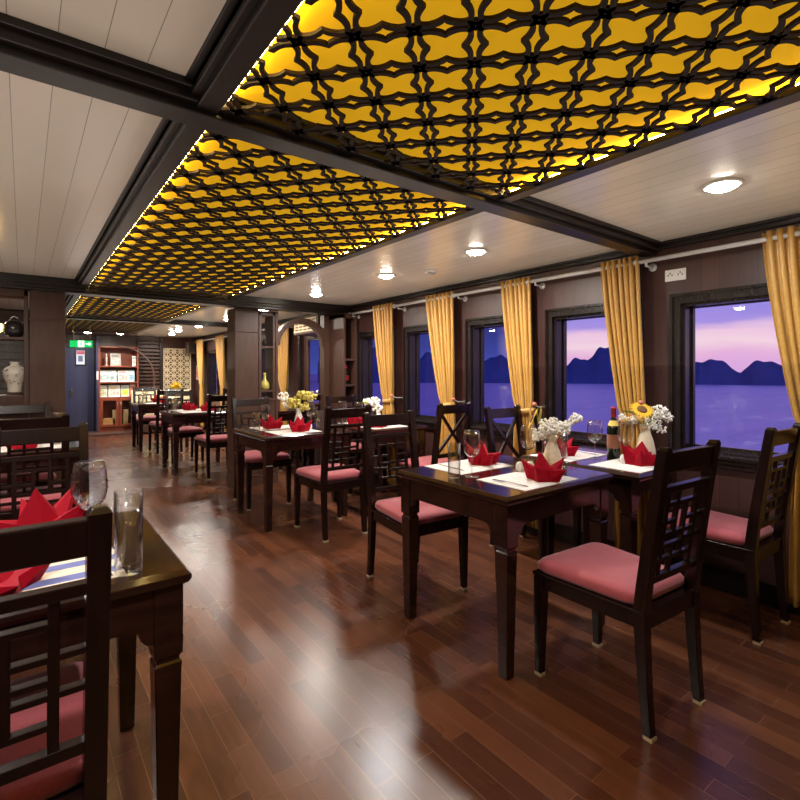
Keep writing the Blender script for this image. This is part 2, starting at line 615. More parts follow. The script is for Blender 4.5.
# glazed door in the right wall beyond the partition
a, b_ = WIN[5]
root = bpy.data.objects.new('door_1', None)
COL.objects.link(root)
root.location = (XW, (a + b_) / 2, 0)
root['kind'] = 'structure'
hw = (b_ - a) / 2
d = MB()
for y0, y1 in ((-hw - .06, -hw), (hw, hw + .06)):
    d.box(-.03, .02, y0, y1, 0, 1.94)
d.box(-.03, .02, -hw, hw, 1.88, 1.94)
d.build('door_frame', M['frame'], root, bevel=.003)
d = MB()
d.box(.04, .08, -hw, -hw + .13, 0, 1.88)
d.box(.04, .08, hw - .13, hw, 0, 1.88)
d.box(.04, .08, -hw + .13, hw - .13, 0, .85)
d.box(.04, .08, -hw + .13, hw - .13, 1.74, 1.88)
d.build('door_leaf', M['pillar'], root, bevel=.003)
MB().box(.058, .062, -hw + .13, hw - .13, .85, 1.74).build('pane', M['pane'], root)
MB().tube([(.04, -hw + .06, 1.0), (.0, -hw + .06, 1.0)], .012).ball((-.012, -hw + .06, 1.0), .028).build('door_handle', M['metal'], root, True)

# blue-grey service door at the far end
root = bpy.data.objects.new('door_2', None)
COL.objects.link(root)
root.location = (.86, Y1, 0)
root['kind'] = 'structure'
MB().box(-.40, .34, -.05, 0, .03, 1.80).build('door_leaf', M['door'], root, bevel=.003)
d = MB()
d.box(-.46, -.40, -.07, 0, 0, 1.86)
d.box(.34, .40, -.07, 0, 0, 1.86)
d.box(-.40, .34, -.07, 0, 1.80, 1.86)
d.build('door_frame', M['beam'], root, bevel=.003)
MB().box(-.08, -.05, -.075, -.05, .78, .92).build('door_handle', M['metal'], root, bevel=.003)
struct(MB().box(XL, XW, 11.5, Y1, 0, .035).build('floor_1', M['pillar'], bevel=.004))


def beam_bar(name, x0, x1, y0, y1, zb, along):
    """ceiling beam with a stepped moulding on both sides"""
    m = MB()
    if along == 'x':
        m.box(x0, x1, y0, y1, zb, ZC + .02)
        m.box(x0, x1, y0 - .025, y1 + .025, zb + .022, ZC + .02)
        m.box(x0, x1, y0 - .045, y1 + .045, zb + .05, ZC + .02)
    else:
        m.box(x0, x1, y0, y1, zb, ZC + .02)
        m.box(x0 - .02, x1, y0, y1, zb + .022, ZC + .02)
        m.box(x0 - .04, x1, y0, y1, zb + .05, ZC + .02)
    return struct(m.build(name, M['beam'], bevel=.005))


beam_bar('trim_2', XL, XW, 1.50, 1.595, 2.03, 'x')
beam_bar('trim_3', XL, XW, 5.24, 5.40, 1.985, 'x')
beam_bar('trim_4', XL, XW, 8.2, 8.34, 2.03, 'x')
beam_bar('trim_5', .40, LX0 - .015, Y0, 11.0, 2.045, 'y')
m = MB().box(LX1 - .012, LX1 + .05, Y0, 11.0, 2.050, 2.072).box(LX1 + .03, LX1 + .072, Y0, 11.0, 2.078, ZC)
struct(m.build('trim_6', M['beam'], bevel=.004))
m = MB().box(.36, LX1 + .07, 10.84, 11.0, 2.04, ZC + .24)
struct(m.build('trim_7', M['beam'], bevel=.004))
struct(MB().box(LX0 - .12, LX1 + .06, 11.0, Y1, 2.07, ZC + .04).build('ceiling_1', M['panelx']))

# ------------------------------------------------------------------ lattice ceiling panels lit from above


def lattice(m, x0, x1, y0, y1, z):
    """double wavy strips on a diagonal grid; every strip has a cusp at its middle"""
    P = 0.139
    h = .009
    s2 = math.sqrt(.5)

    def prof(t):
        u = abs(t - .5) * 2            # 1 at the node, 0 at mid-side
        if u > .82:
            return .0045 + (1 - u) / .18 * .0085
        if u > .24:
            q = (u - .24) / .58
            return .013 - .0045 * math.sin(PI * q) + (1 - q) * .002
        return .015 + (1 - u / .24) ** 1.3 * .011
    ts = [0, .05, .10, .17, .25, .33, .39, .44, .5, .56, .61, .67, .75, .83, .90, .95, 1]
    N = 80
    cx0 = .512
    cy0 = 1.066
    for i in range(-N, N):
        for j in range(-N, N):
            nx = cx0 + (i + j) * P * s2
            ny = cy0 + (j - i) * P * s2
            if nx < x0 - .25 or nx > x1 + .25 or ny < y0 - .25 or ny > y1 + .25:
                continue
            for dx, dy in ((s2, s2), (s2, -s2)):
                px, py = -dy, dx
                for sd in (-1, 1):
                    run = []
                    for t in ts:
                        o = prof(t) * sd
                        x = nx + dx * P * t + px * o
                        y = ny + dy * P * t + py * o
                        inside = x0 <= x <= x1 and y0 <= y <= y1
                        if inside:
                            run.append((x, y, px, py))
                        else:
                            if len(run) > 1:
                                strip(m, run, z, h)
                            run = []
                    if len(run) > 1:
                        strip(m, run, z, h)
            rr = .0125
            if x0 < nx < x1 and y0 < ny < y1:
                m.box(nx - rr, nx + rr, ny - rr, ny + rr, z, z + h)


def strip(m, run, z, h, wd=.0066):
    rings = []
    for i, (x, y, px, py) in enumerate(run):
        a = run[max(i - 1, 0)]
        b = run[min(i + 1, len(run) - 1)]
        tx, ty = b[0] - a[0], b[1] - a[1]
        L = math.hypot(tx, ty) or 1
        nx, ny = -ty / L, tx / L
        rings.append([(x - nx * wd, y - ny * wd, z), (x - nx * wd, y - ny * wd, z + h), (x + nx * wd, y + ny * wd, z + h), (x + nx * wd, y + ny * wd, z)])
    m.loft(rings)


CO = [(Y0, 1.546, 'backlit yellow ceiling panel behind dark lattice, nearest of the three, reaching the top edge'),
      (1.550, 5.318, 'long backlit yellow ceiling panel behind dark lattice, between the two crossing beams'),
      (5.322, 10.90, 'backlit yellow lattice ceiling panel at far end above the green exit sign')]
for y0, y1, lab in CO:
    root = empty('ceiling_light_panel', lab, 'ceiling panel', (.5 * (LX0 + LX1), .5 * (y0 + y1), 2.08), 0, 'lattice ceiling panels')
    ox, oy, oz = root.location
    m = MB()
    lattice(m, LX0 - .01, LX1 - .013, max(y0 + .06, -.35), min(y1 - .06, 10.83), 2.050)
    m.v = [(x - ox, y - oy, z - oz) for x, y, z in m.v]
    m.build('lattice_screen', M['lattice'], root)
    m = MB().box(LX0 - .10 - ox, LX1 + .04 - ox, y0 - oy, y1 - oy, .015, .03)
    m.build('diffuser', M['yellow'], root)
    m = MB()
    m.box(LX0 - .10 - ox, LX0 - .085 - ox, y0 - oy, y1 - oy, .000, .025)
    m.box(LX1 + .025 - ox, LX1 + .04 - ox, y0 - oy, y1 - oy, .000, .025)
    m.build('housing', M['goldside'], root)
    m = MB()
    m.box(LX0 - .085 - ox, LX1 + .025 - ox, y0 - oy, y0 + .012 - oy, .010, .02)
    m.box(LX0 - .085 - ox, LX1 + .025 - ox, y1 - .012 - oy, y1 - oy, .010, .02)
    m.build('end_plate', M['goldside'], root)
    for xx in (LX0 - .005, LX1 + .006):
        MB().box(xx - .006 - ox, xx + .006 - ox, y0 + .03 - oy, y1 - .03 - oy, -.006, .001).build('light_strip', M['strip'], root)

# ------------------------------------------------------------------ downlights
LPOS = [(2.44, .85), (2.44, 2.33), (2.44, 3.37), (2.44, 4.62), (2.5, 6.2), (2.5, 7.6), (2.45, 9.0), (2.4, 10.2), (2.5, 11.2),
        (-.32, .55), (-.45, 2.3), (-.45, 3.7), (-.45, 6.4), (-.45, 9.2), (1.55, 11.25), (1.0, 11.3)]  # last two are added lamps that brighten the bookcase and blue door
LLAB = {0: 'round white ceiling downlight above the lattice-backed chair by the right window',
        1: 'round ceiling downlight just beyond the first crossing beam, on the window side',
        2: 'round ceiling downlight between smoke detector and the far pillar, the nearer one',
        3: 'round ceiling downlight closest to the beam over the arched partition, on its near side',
        4: 'first small ceiling downlight beyond the square pillar on the window side',
        5: 'second small ceiling downlight beyond the square pillar on the window side',
        6: 'ceiling downlight just past the farthest crossing beam',
        7: 'ceiling downlight midway between farthest crossing beam and the cream pierced screen',
        14: 'added downlight in the low dark ceiling, brightening the bookcase', 15: 'added cool downlight in the low dark ceiling, brightening the blue door',
        8: 'farthest ceiling downlight, nearest the cream pierced screen'}
dl_first = None
for k, (x, y) in enumerate(LPOS):
    if dl_first is None:
        r_ = empty('ceiling_downlight', 'x', 'ceiling light', (x, y, ZC), 0, 'round ceiling downlights')
        MB().lathe([(.074, 0), (.080, -.004), (.078, -.010), (.060, -.010), (.056, -.004)], 28, cap=False).build('trim_ring', M['white'], r_, True)
        MB().lathe([(.058, -.003), (.055, -.014), (.045, -.022), (.025, -.027), (.001, -.028)], 28).build('diffuser', M['lamp'], r_, True)
        dl_first = r_
    else:
        r_ = copy_tree(dl_first)
        r_.location = (x, y, ZC if k < 14 else 2.07)
    r_['label'] = LLAB.get(k, 'round white ceiling downlight on the %s, %s' % ('window side' if x > 1 else 'left side', ('over the camera' if y < 0 else 'level with the front left table' if y < 1 else 'beyond the front left table' if y < 3 else 'above the far left table' if y < 5 else 'past the brown pillar' if y < 8 else 'near the blue door')))
    ld = bpy.data.lights.new('lamp_light', 'AREA')
    ld.shape = 'DISK'
    ld.size = .11
    ld.energy = LAMP_W
    ld.color = (1.0, .82, .60) if k not in (0, 15) else (.86, .92, 1.0)
    ld.spread = R(170)
    lo = bpy.data.objects.new('lamp_light', ld)
    lo.location = (0, 0, -.031)
    lo.parent = r_
    COL.objects.link(lo)

# ------------------------------------------------------------------ chairs


def pillow(m, wf, wb, dep, z0, z1, y0, nx=10, ny=10):
    """cushion: front half width wf, back wb, depth dep from y0 forward"""
    rings = []
    lay = [(0.94, 0.0), (1.0, .25), (1.0, .55), (.95, .80), (.82, .95), (.55, 1.0), (.2, 1.03)]
    n = 40
    for sc, h in lay:
        rg = []
        for k in range(n):
            a = 2 * PI * k / n
            cx, sy = math.cos(a), math.sin(a)
            e = .22
            ux = math.copysign(abs(cx) ** e, cx) * sc
            uy = math.copysign(abs(sy) ** e, sy) * sc
            y = y0 + dep * (uy + 1) / 2
            wd = wb + (wf - wb) * (uy + 1) / 2
            rg.append((ux * wd, y, z0 + (z1 - z0) * h))
        rings.append(rg)
    m.loft(rings)


def post_y(z):
    """rear post: centre line leaning back above the seat, splayed below it"""
    if z < .42:
        return -.235 + .03 * (z / .42) ** .7
    return -.205 - .085 * ((z - .42) / .60) ** 1.15


def make_chair(label, cross=False):
    t = empty('dining_chair', label, 'chair')
    wr, wf = .172, .198
    for sx_ in (-1, 1):
        pts = []
        for z in (.012, .15, .30, .42, .52, .65, .80, .93, 1.0):
            tk = .030 + .016 * min(1, z / .42) if z < .42 else .046 - .010 * (z - .42) / .6
            pts.append((sx_ * wr, post_y(z), z, .034 + .006 * min(1, z / .42), tk))
        pts.append((sx_ * wr, post_y(1.008), 1.012, .026, .026))
        p = MB().rect_post(pts).build('back_post', M['chair'], t, bevel=.003)
        MB().box(sx_ * wr - .017, sx_ * wr + .017, -.235 - .016, -.235 + .016, 0, .012).build('foot_pad', M['cap'], p)
        p = MB().rect_post([(sx_ * wf, .225, .012, .030, .030), (sx_ * (wf - .002), .222, .28, .042, .042), (sx_ * (wf - .003), .220, .43, .046, .046)]).build('leg', M['chair'], t, bevel=.003)
        MB().box(sx_ * wf - .016, sx_ * wf + .016, .225 - .016, .225 + .016, 0, .012).build('foot_pad', M['cap'], p)
    f = MB()
    # apron rails under the seat, shaped like the seat
    for sx_ in (-1, 1):
        f.bar((sx_ * wr, -.19, .395), (sx_ * (wf - .003), .205, .395), .060, .022, (1, 0, 0))
    f.box(-wr + .015, wr - .015, -.222, -.198, .365, .425)
    f.box(-wf + .02, wf - .02, .206, .230, .365, .425)
    f.add([(-wr - .02, -.225, .420), (wr + .02, -.225, .420), (wf + .025, .245, .420), (-wf - .025, .245, .420),
           (-wr - .02, -.225, .432), (wr + .02, -.225, .432), (wf + .025, .245, .432), (-wf - .025, .245, .432)],
          [(0, 3, 2, 1), (4, 5, 6, 7), (0, 1, 5, 4), (1, 2, 6, 5), (2, 3, 7, 6), (3, 0, 4, 7)])
    f.build('seat_frame', M['chair'], t, bevel=.003)
    m = MB()
    pillow(m, wf + .022, wr + .008, .445, .431, .490, -.195)
    m.build('seat_cushion', M['cushion'], t, smooth=True)

    def P(x, z):
        return (x, post_y(z), z)

    def hb(m, x0, x1, z, hgt, dep=.020):
        m.bar(P(x0, z), P(x1, z), hgt, dep, (0, 1, .14))

    def vb(m, x, z0, z1, wd, dep=.016):
        rings = []
        for i in range(5):
            z = z0 + (z1 - z0) * i / 4
            y = post_y(z)
            rings.append([(x - wd / 2, y - dep / 2, z), (x + wd / 2, y - dep / 2, z), (x + wd / 2, y + dep / 2, z), (x - wd / 2, y + dep / 2, z)])
        m.loft(rings)
    e = wr - .017
    m = MB()
    hb(m, -e, e, .957, .072, .024)
    m.build('top_rail', M['chair'], t, bevel=.004)
    m = MB()
    if not cross:
        hb(m, -e, e, .858, .024, .022)
        m.build('back_rail', M['chair'], t, bevel=.002)
        m = MB()
        hb(m, -e, e, .535, .026, .022)
        m.build('back_rail', M['chair'], t, bevel=.002)
        m = MB()
        u, v = .103, .032
        vb(m, -u, .546, .848, .019)
        vb(m, u, .546, .848, .019)
        vb(m, -v, .69, .848, .016)
        vb(m, v, .60, .80, .016)
        hb(m, -u, u, .80, .015, .016)
        hb(m, -e, -v, .735, .015, .016)
        hb(m, v, e, .735, .015, .016)
        hb(m, -u, u, .69, .015, .016)
        hb(m, -u, v, .648, .015, .016)
        hb(m, -v, u, .60, .015, .016)
        vb(m, -v, .546, .648, .016)
        hb(m, -e, -v, .60, .015, .016)
        hb(m, v, e, .66, .015, .016)
        m.build('fretwork', M['chair'], t, bevel=.0015, seg=1)
    else:
        hb(m, -e, e, .565, .034, .022)
        m.build('back_rail', M['chair'], t, bevel=.002)
        m = MB()
        m.bar(P(-e, .578), P(e, .925), .026, .018, (0, 1, .14))
        a, b2 = Vector(P(e, .578)), Vector(P(-e, .925))
        off = Vector((0, -.004, 0))
        m.bar(a + off, b2 + off, .026, .018, (0, 1, .14))
        m.build('cross_splat', M['chair'], t, bevel=.0015, seg=1)
    return t


# (x, y, rotation in degrees, cross back, label)
CH = [
    (1.912, 1.045, -4, 0, 'fretwork-backed dining chair with pink seat pulled out alone in front right on the floor'),
    (1.875, 2.300, 176, 0, 'dining chair facing the camera behind the front centre table, pink seat under its far edge'),
    (1.985, 3.500, -2, 0, 'dining chair with its fretted back to the camera at the flower table before the pillar'),
    (1.860, 4.680, 179, 0, 'dining chair standing against the square pillar, behind the flower table'),
    (2.920, 1.030, -3, 0, 'dining chair with mauve seat under the right window, beside the gold curtain'),
    (2.905, 2.210, 180, 1, 'x-backed dining chair behind the vase table with the sunflower'),
    (2.905, 3.300, 0, 1, 'x-backed dining chair at the second window table, its back toward the wine glasses'),
    (2.900, 4.600, 180, 0, 'dining chair at far side of the second window table, before the bottle shelf'),
    (-.058, 1.365, 0, 0, 'large dining chair cut by the left bottom corner, mauve seat showing through its fretwork'),
    (.07, 2.66, 180, 0, 'dining chair behind the blue-striped placemat table, seen just above the red napkin'),
    (.038, 3.97, 0, 0, 'dining chair backing onto the one behind the blue-striped placemat table'),
    (-.005, 4.92, 180, 0, 'farthest dining chair at left, below the white vase shelf'),
    (1.930, 6.260, -1, 0, 'dining chair just past the pillar, at the table of many red napkins'),
    (1.830, 7.480, 180, 0, 'dining chair on far side of the table just past the pillar'),
    (1.830, 8.560, 0, 0, 'dining chair with its back to the camera at the farthest centre table'),
    (1.780, 9.780, 180, 0, 'farthest dining chair, behind the farthest centre table by the bookcase'),
    (2.880, 6.900, 180, 0, 'dining chair by the window beyond the arched partition, facing the camera'),
    (2.850, 5.78, 0, 0, 'dining chair right behind the arch, back turned to the camera'),
    (2.850, 8.62, 0, 0, 'dining chair by far window, back to camera, near the far gold curtains'),
]
base = make_chair('x')
basex = make_chair('x', True)
used = {0: False, 1: False}
for x, y, rz, cr, lab in CH:
    src = basex if cr else base
    if not used[cr]:
        o = src
        used[cr] = True
    else:
        o = copy_tree(src)
    o.location = (x, y, 0)
    o.rotation_euler.z = R(rz)
    o.scale = (1, 1, 1.008)
    o['label'] = lab
    o['group'] = 'dark wooden dining chairs'

# ------------------------------------------------------------------ tables
TZ = .765


def make_table(label, wx, wy, i0=.052):
    t = empty('dining_table', label, 'table')
    a, b = wx / 2, wy / 2
    rings = []
    for ins, z in ((.014, .725), (.006, .730), (.0, .740), (.0, .751), (.006, .758), (.012, .765)):
        rings.append([(-a + ins, -b + ins, z), (a - ins, -b + ins, z), (a - ins, b - ins, z), (-a + ins, b - ins, z)])
    top = MB().loft(rings)
    top.build('tabletop', M['table'], t, bevel=.0015, seg=1)
    for sx_ in (-1, 1):
        for sy in (-1, 1):
            x, y = sx_ * (a - i0), sy * (b - i0)
            MB().rect_post([(x, y, 0, .044, .044), (x, y, .008, .046, .046), (x, y, .505, .064, .064), (x, y, .522, .066, .066), (x, y, .530, .056, .056),
                            (x, y, .540, .056, .056), (x, y, .546, .070, .070), (x, y, .726, .070, .070)]).build('leg', M['table'], t, bevel=.0025)
    # shaped aprons with a bracket near each leg
    for sd in (-1, 1):
        for ax, half, off in ((0, a, b), (1, b, a)):
            L = half - i0 - .034
            pts = [(-L, .726), (-L, .585), (-L + .018, .590), (-L + .030, .604), (-L + .036, .622), (-L + .060, .632), (L - .060, .632), (L - .036, .622), (L - .030, .604), (L - .018, .590), (L, .585), (L, .726)]
            o0 = sd * (off - i0 + .012)
            o1 = sd * (off - i0 + .030)
            if ax == 0:
                r0 = [(p, o0, z) for p, z in pts]
                r1 = [(p, o1, z) for p, z in pts]
            else:
                r0 = [(o0, p, z) for p, z in pts]
                r1 = [(o1, p, z) for p, z in pts]
            MB().loft([r0, r1]).build('apron', M['table'], t)
    return t


TB = [
    (1.955, 1.678, .81, .745, 'glossy dark table in front centre, cream vase and red napkin on its corner'),
    (2.765, 1.575, .69, .745, 'dark table against the wall under the right windows, holding sunflowers and a wine bottle'),
    (-.058, 1.692, .81, .715, 'dark table at the left edge with blue-striped placemats and a tall tumbler'),
    (1.915, 4.095, .81, .745, 'dark table before the square pillar, carrying yellow-white flowers and red napkins'),
    (2.75, 3.95, .70, .72, 'dark window table holding a black vase of white flowers'),
    (-.058, 4.34, .81, .72, 'dark table at far left seen between chair backs, below the white vase'),
    (1.865, 6.87, .81, .72, 'dark table just beyond the pillar with a row of red napkins'),
    (1.865, 9.17, .81, .72, 'farthest dark table, near the bookcase'),
    (2.80, 6.34, .62, .50, 'small dark table beyond the arched partition by the glazed door'),
]
protoT = {}
for x, y, wx, wy, lab in TB:
    key = (wx, wy, y)  if x > 2.7 and y < 2 else (wx, wy)
    if key in protoT:
        o = copy_tree(protoT[key])
    else:
        o = make_table(lab, wx, wy, .12 if len(key) == 3 else .052)
        protoT[key] = o
    o.location = (x, y, 0)
    o['label'] = lab
    o['group'] = 'dark dining tables'

# ------------------------------------------------------------------ table ware


def proto_napkin():
    pet = [(-104, .112, .062), (-35, .112, .098), (38, .104, .118), (108, .108, .090), (182, .120, .072)]
    m = MB()
    n = len(pet)
    C0 = (0, 0, .030)
    an = [p[0] for p in pet]
    for i, (a, L, h) in enumerate(pet):
        a0 = an[i - 1] if i else an[-1] - 360
        a1 = an[(i + 1) % n] + (360 if i == n - 1 else 0)
        va, vb_ = R((a + a0) / 2), R((a + a1) / 2)
        T = (L * math.cos(R(a)), L * math.sin(R(a)), h)
        V0 = (.052 * math.cos(va), .052 * math.sin(va), .050)
        V1 = (.052 * math.cos(vb_), .052 * math.sin(vb_), .050)
        B0 = (.058 * math.cos(va), .058 * math.sin(va), 0)
        B1 = (.058 * math.cos(vb_), .058 * math.sin(vb_), 0)
        Rr = (.080 * math.cos(R(a)), .080 * math.sin(R(a)), .0)
        m.add([B0, Rr, T, V0, B1, V1, C0], [(0, 1, 2), (0, 2, 3), (1, 4, 2), (4, 5, 2), (3, 2, 6), (2, 5, 6)])
    # upright centre fold, leaning back
    m.add([(-.012, .012, .130), (-.058, -.010, .040), (.040, -.026, .040), (.004, -.040, .028), (.052, .040, .034), (-.046, .046, .034)],
          [(0, 1, 3), (0, 3, 2), (0, 2, 4), (0, 4, 5), (0, 5, 1)])
    return tag(m.build('folded_napkin', M['napkin'], solid=.0025), 'x', 'napkin', 'red crown-folded napkins')


def proto_wineglass():
    t = empty('wine_glass', 'x', 'wine glass', group='stemmed wine glasses')
    pr = [(.0345, .2260), (.0400, .200), (.0435, .170), (.0430, .145), (.0370, .120), (.0240, .103), (.0100, .096)]
    inn = [(.0095, .0985), (.0230, .1055), (.0355, .122), (.0415, .146), (.0420, .170), (.0388, .200), (.0335, .2260)]
    MB().lathe(pr + inn, 28, cap=True).build('bowl', M['drink'], t, True)
    MB().lathe([(.0100, .097), (.0050, .088), (.0038, .060), (.0038, .020), (.0060, .008)], 16).build('stem', M['drink'], t, True)
    MB().lathe([(.0060, .009), (.0200, .004), (.0350, .0015), (.0350, 0)], 28).build('foot', M['drink'], t, True)
    return t


def proto_tumbler():
    pr = [(.029, 0), (.0305, .004), (.0315, .165), (.0298, .165), (.0285, .016), (.002, .013)]
    return tag(MB().lathe(pr, 28).build('tumbler', M['drink'], smooth=True), 'x', 'glass', 'clear tumblers')


def proto_placemat():
    m = MB()
    m.box(-.20, .20, -.142, .142, 0, .002)
    return tag(m.build('placemat', M['mat']), 'x', 'placemat', 'woven placemats')


def proto_shaker():
    t = empty('shaker', 'x', 'shaker', group='white salt and pepper shakers')
    MB().lathe([(.017, 0), (.021, .004), (.0225, .02), (.020, .036), (.013, .047), (.002, .050)], 18).build('body', M['whitec'], t, True)
    m = MB()
    for k in range(3):
        m.lathe([(.0015, .0490), (.0015, .0500)], 6, (.006 * math.cos(k * 2.1), .006 * math.sin(k * 2.1), -.0005))
    m.build('holes', M['black'], t)
    return t


def proto_fork():
    m = MB()
    m.loft([[(-w_, y, .0012 + dz), (w_, y, .0012 + dz), (w_, y, .0032 + dz), (-w_, y, .0032 + dz)] for y, w_, dz in ((-.095, .006, 0), (-.05, .004, .002), (.02, .0028, .004), (.04, .008, .003), (.05, .010, .002))])
    for q in (-.0075, -.0025, .0025, .0075):
        m.box(q - .0013, q + .0013, .05, .095, .003, .005)
    return tag(m.build('fork', M['metal']), 'x', 'fork', 'forks')


def proto_knife():
    m = MB()
    m.loft([[(-w_, y, .0005), (w_, y, .0005), (w_, y, .0035), (-w_, y, .0035)] for y, w_ in ((-.105, .006), (-.02, .005), (-.015, .007), (.07, .009), (.105, .003))])
    return tag(m.build('knife', M['metal']), 'x', 'knife', 'knives')


PRO = {}
MK = {'napkin': proto_napkin, 'wine': proto_wineglass, 'tumbler': proto_tumbler, 'mat': proto_placemat, 'shaker': proto_shaker, 'fork': proto_fork, 'knife': proto_knife}


def put(kind, x, y, z, label, rz=0, sc=1.0, mat=None):
    if kind not in PRO:
        PRO[kind] = MK[kind]()
        o = PRO[kind]
    else:
        o = copy_tree(PRO[kind])
    o.location = (x, y, z)
    o.rotation_euler.z = R(rz)
    if sc != 1.0:
        o.scale = (sc, sc, sc) if isinstance(sc, (int, float)) else sc
    o['label'] = label
    if mat:
        o.data = o.data.copy()
        o.data.materials[0] = mat
    return o


Z1 = TZ + .0004
Z2 = TZ + .0026
# front centre table
A = 'front centre table'
put('mat', 1.90, 1.478, Z1, 'pale placemat on near side of the %s, under the big red napkin' % A)
put('mat', 1.92, 1.885, Z1, 'pale placemat on far side of the %s, behind the tumbler' % A)
put('napkin', 1.955, 1.425, Z2, 'red crown-folded napkin on near placemat of the %s, before the cream vase' % A, 15)
put('napkin', 2.02, 1.885, Z2, 'red folded napkin on far placemat of the %s, behind the tumbler' % A, 70)
put('wine', 1.735, 1.685, Z1, 'wine glass beside the tumbler on the %s' % A)
put('wine', 2.13, 1.655, Z1, 'wine glass behind the white shakers on the %s' % A)
put('tumbler', 1.655, 1.725, Z1, 'clear tumbler near the left end of the %s' % A)
put('tumbler', 2.165, 1.555, Z1, 'clear tumbler half hidden by the cream vase of the %s' % A)
put('shaker', 2.025, 1.625, Z1, 'left one of the two white shakers on the %s' % A)
put('shaker', 2.072, 1.598, Z1, 'right one of the two white shakers on the %s' % A)
put('fork', 1.755, 1.465, Z2, 'fork on near placemat of the %s' % A, 5)
put('knife', 1.80, 1.90, Z2, 'knife on far placemat of the %s' % A, 175)
put('fork', 2.095, 1.81, Z2, 'fork on far placemat of the %s' % A, 178)
# window table
B = 'sunflower window table'
put('mat', 2.66, 1.365, Z1, 'pale placemat at near side of the %s' % B)
put('mat', 2.66, 1.765, Z1, 'pale placemat at far side of the %s' % B)
put('napkin', 2.70, 1.34, Z2, 'red folded napkin below the sunflower vase, partly behind the pulled-out chair' , 100)
put('napkin', 2.62, 1.79, Z2, 'red folded napkin standing under the second window on the %s' % B, 30)
put('wine', 2.68, 1.60, Z1, 'wine glass in the middle of the %s, clear of the bottle' % B)
put('wine', 2.72, 1.435, Z1 + .0022, 'wine glass between bottle and vase on the %s' % B)
put('tumbler', 2.53, 1.72, Z1 + .0022, 'clear tumbler in front of the far napkin on the %s' % B)
put('shaker', 2.66, 1.412, Z1 + .0022, 'left one of the two white shakers on the %s' % B)
put('shaker', 2.705, 1.382, Z1 + .0022, 'right one of the two white shakers on the %s' % B)
put('knife', 2.80, 1.74, Z2, 'knife on far placemat of the %s' % B, 170)
# left front table
D = 'left front table'
put('mat', .005, 1.565, Z1, 'blue-striped placemat at the near side of the %s' % D, 0, (1, 1.25, 1), M['bluemat'])
put('mat', .005, 1.892, Z1, 'blue-striped placemat at far side of the %s, under the big napkin' % D, 0, (1, .98, 1), M['bluemat'])
put('napkin', .045, 1.84, Z2, 'large red napkin star left of the wine glass on the %s' % D, 5, 1.18)
put('napkin', -.06, 1.47, Z2, 'red napkin seen through the back of the corner chair on the %s' % D, 40, (1.2, 1.1, .6))
put('wine', .155, 1.70, Z1, 'wine glass behind the chair post on the %s' % D, 0, 1.08)
put('tumbler', .212, 1.405, Z1, 'tall clear tumbler at the corner of the %s' % D, 0, (1.05, 1.05, 1.26))
put('knife', .165, 1.50, Z2, 'knife on the near blue-striped placemat', 3)
# table before the pillar
C_ = 'flower table before the pillar'
put('mat', 1.85, 3.92, Z1, 'pale placemat at near side of the %s' % C_)
put('mat', 1.85, 4.29, Z1, 'pale placemat at far side of the %s' % C_)
put('napkin', 1.90, 3.90, Z2, 'red napkin star before the small vase, on the %s' % C_, 10)
put('napkin', 1.80, 4.25, Z2, 'red napkin left of the small vase, on the %s' % C_, 50)
put('wine', 1.70, 4.17, Z1 + .0022, 'wine glass left of the flowers on the %s' % C_)
put('wine', 2.09, 4.06, Z1, 'wine glass right of the flowers on the %s' % C_)
put('tumbler', 1.60, 4.12, Z1, 'tumbler at left end of the %s' % C_)
put('tumbler', 2.13, 3.97, Z1, 'tumbler by the chair post on the %s' % C_)
put('shaker', 2.01, 4.06, Z1, 'left white shaker on the %s' % C_)
put('shaker', 2.055, 4.015, Z1, 'right white shaker on the %s' % C_)
# second window table
E_ = 'second window table'
put('mat', 2.70, 3.77, Z1, 'pale placemat at near side of the %s' % E_)
put('mat', 2.70, 4.14, Z1, 'pale placemat at far side of the %s' % E_)
put('napkin', 2.62, 3.76, Z2, 'red napkin seen below a chair rail on the %s' % E_, 10, (1.1, 1.1, .55))
put('napkin', 2.62, 4.13, Z2, 'red napkin at far side of the %s' % E_, 60)
put('wine', 2.56, 3.99, Z1, 'wine glass beside the black vase on the %s' % E_)
put('wine', 2.50, 4.19, Z1 + .0022, 'wine glass in front of the second farthest curtain on the %s' % E_)
put('tumbler', 2.44, 4.06, Z1, 'tumbler near the left edge of the %s' % E_)
# far left table
F_ = 'far left table'
put('mat', .04, 4.160, Z1, 'pale placemat at near side of the %s' % F_)
put('mat', .04, 4.520, Z1, 'pale placemat at far side of the %s' % F_)
put('napkin', .00, 4.150, Z2, 'red napkin nearest the chair backs on the %s' % F_, 10)
put('napkin', -.05, 4.530, Z2, 'red napkin below the white vase, at far side of the %s' % F_, 60)
put('tumbler', .215, 4.540, Z1, 'tumbler at the right end of the %s' % F_)
put('wine', .19, 4.240, Z1 + .0022, 'wine glass at right end of the %s' % F_)
# table past the pillar
G_ = 'table past the pillar'
put('mat', 1.80, 6.69, Z1, 'pale placemat at near side of the %s' % G_)
put('mat', 1.80, 7.06, Z1, 'pale placemat at far side of the %s' % G_)
put('napkin', 1.93, 6.68, Z2, 'red napkin nearest the pillar on the %s' % G_, 15)
put('napkin', 1.80, 7.05, Z2, 'red napkin left of the other one on the %s' % G_, 75)
put('wine', 1.62, 6.90, Z1, 'wine glass on the %s' % G_)
put('tumbler', 1.55, 6.80, Z1, 'tumbler at the left end of the %s' % G_)
put('tumbler', 1.60, 7.03, Z1 + .0022, 'tumbler behind the wine glass of the %s' % G_)
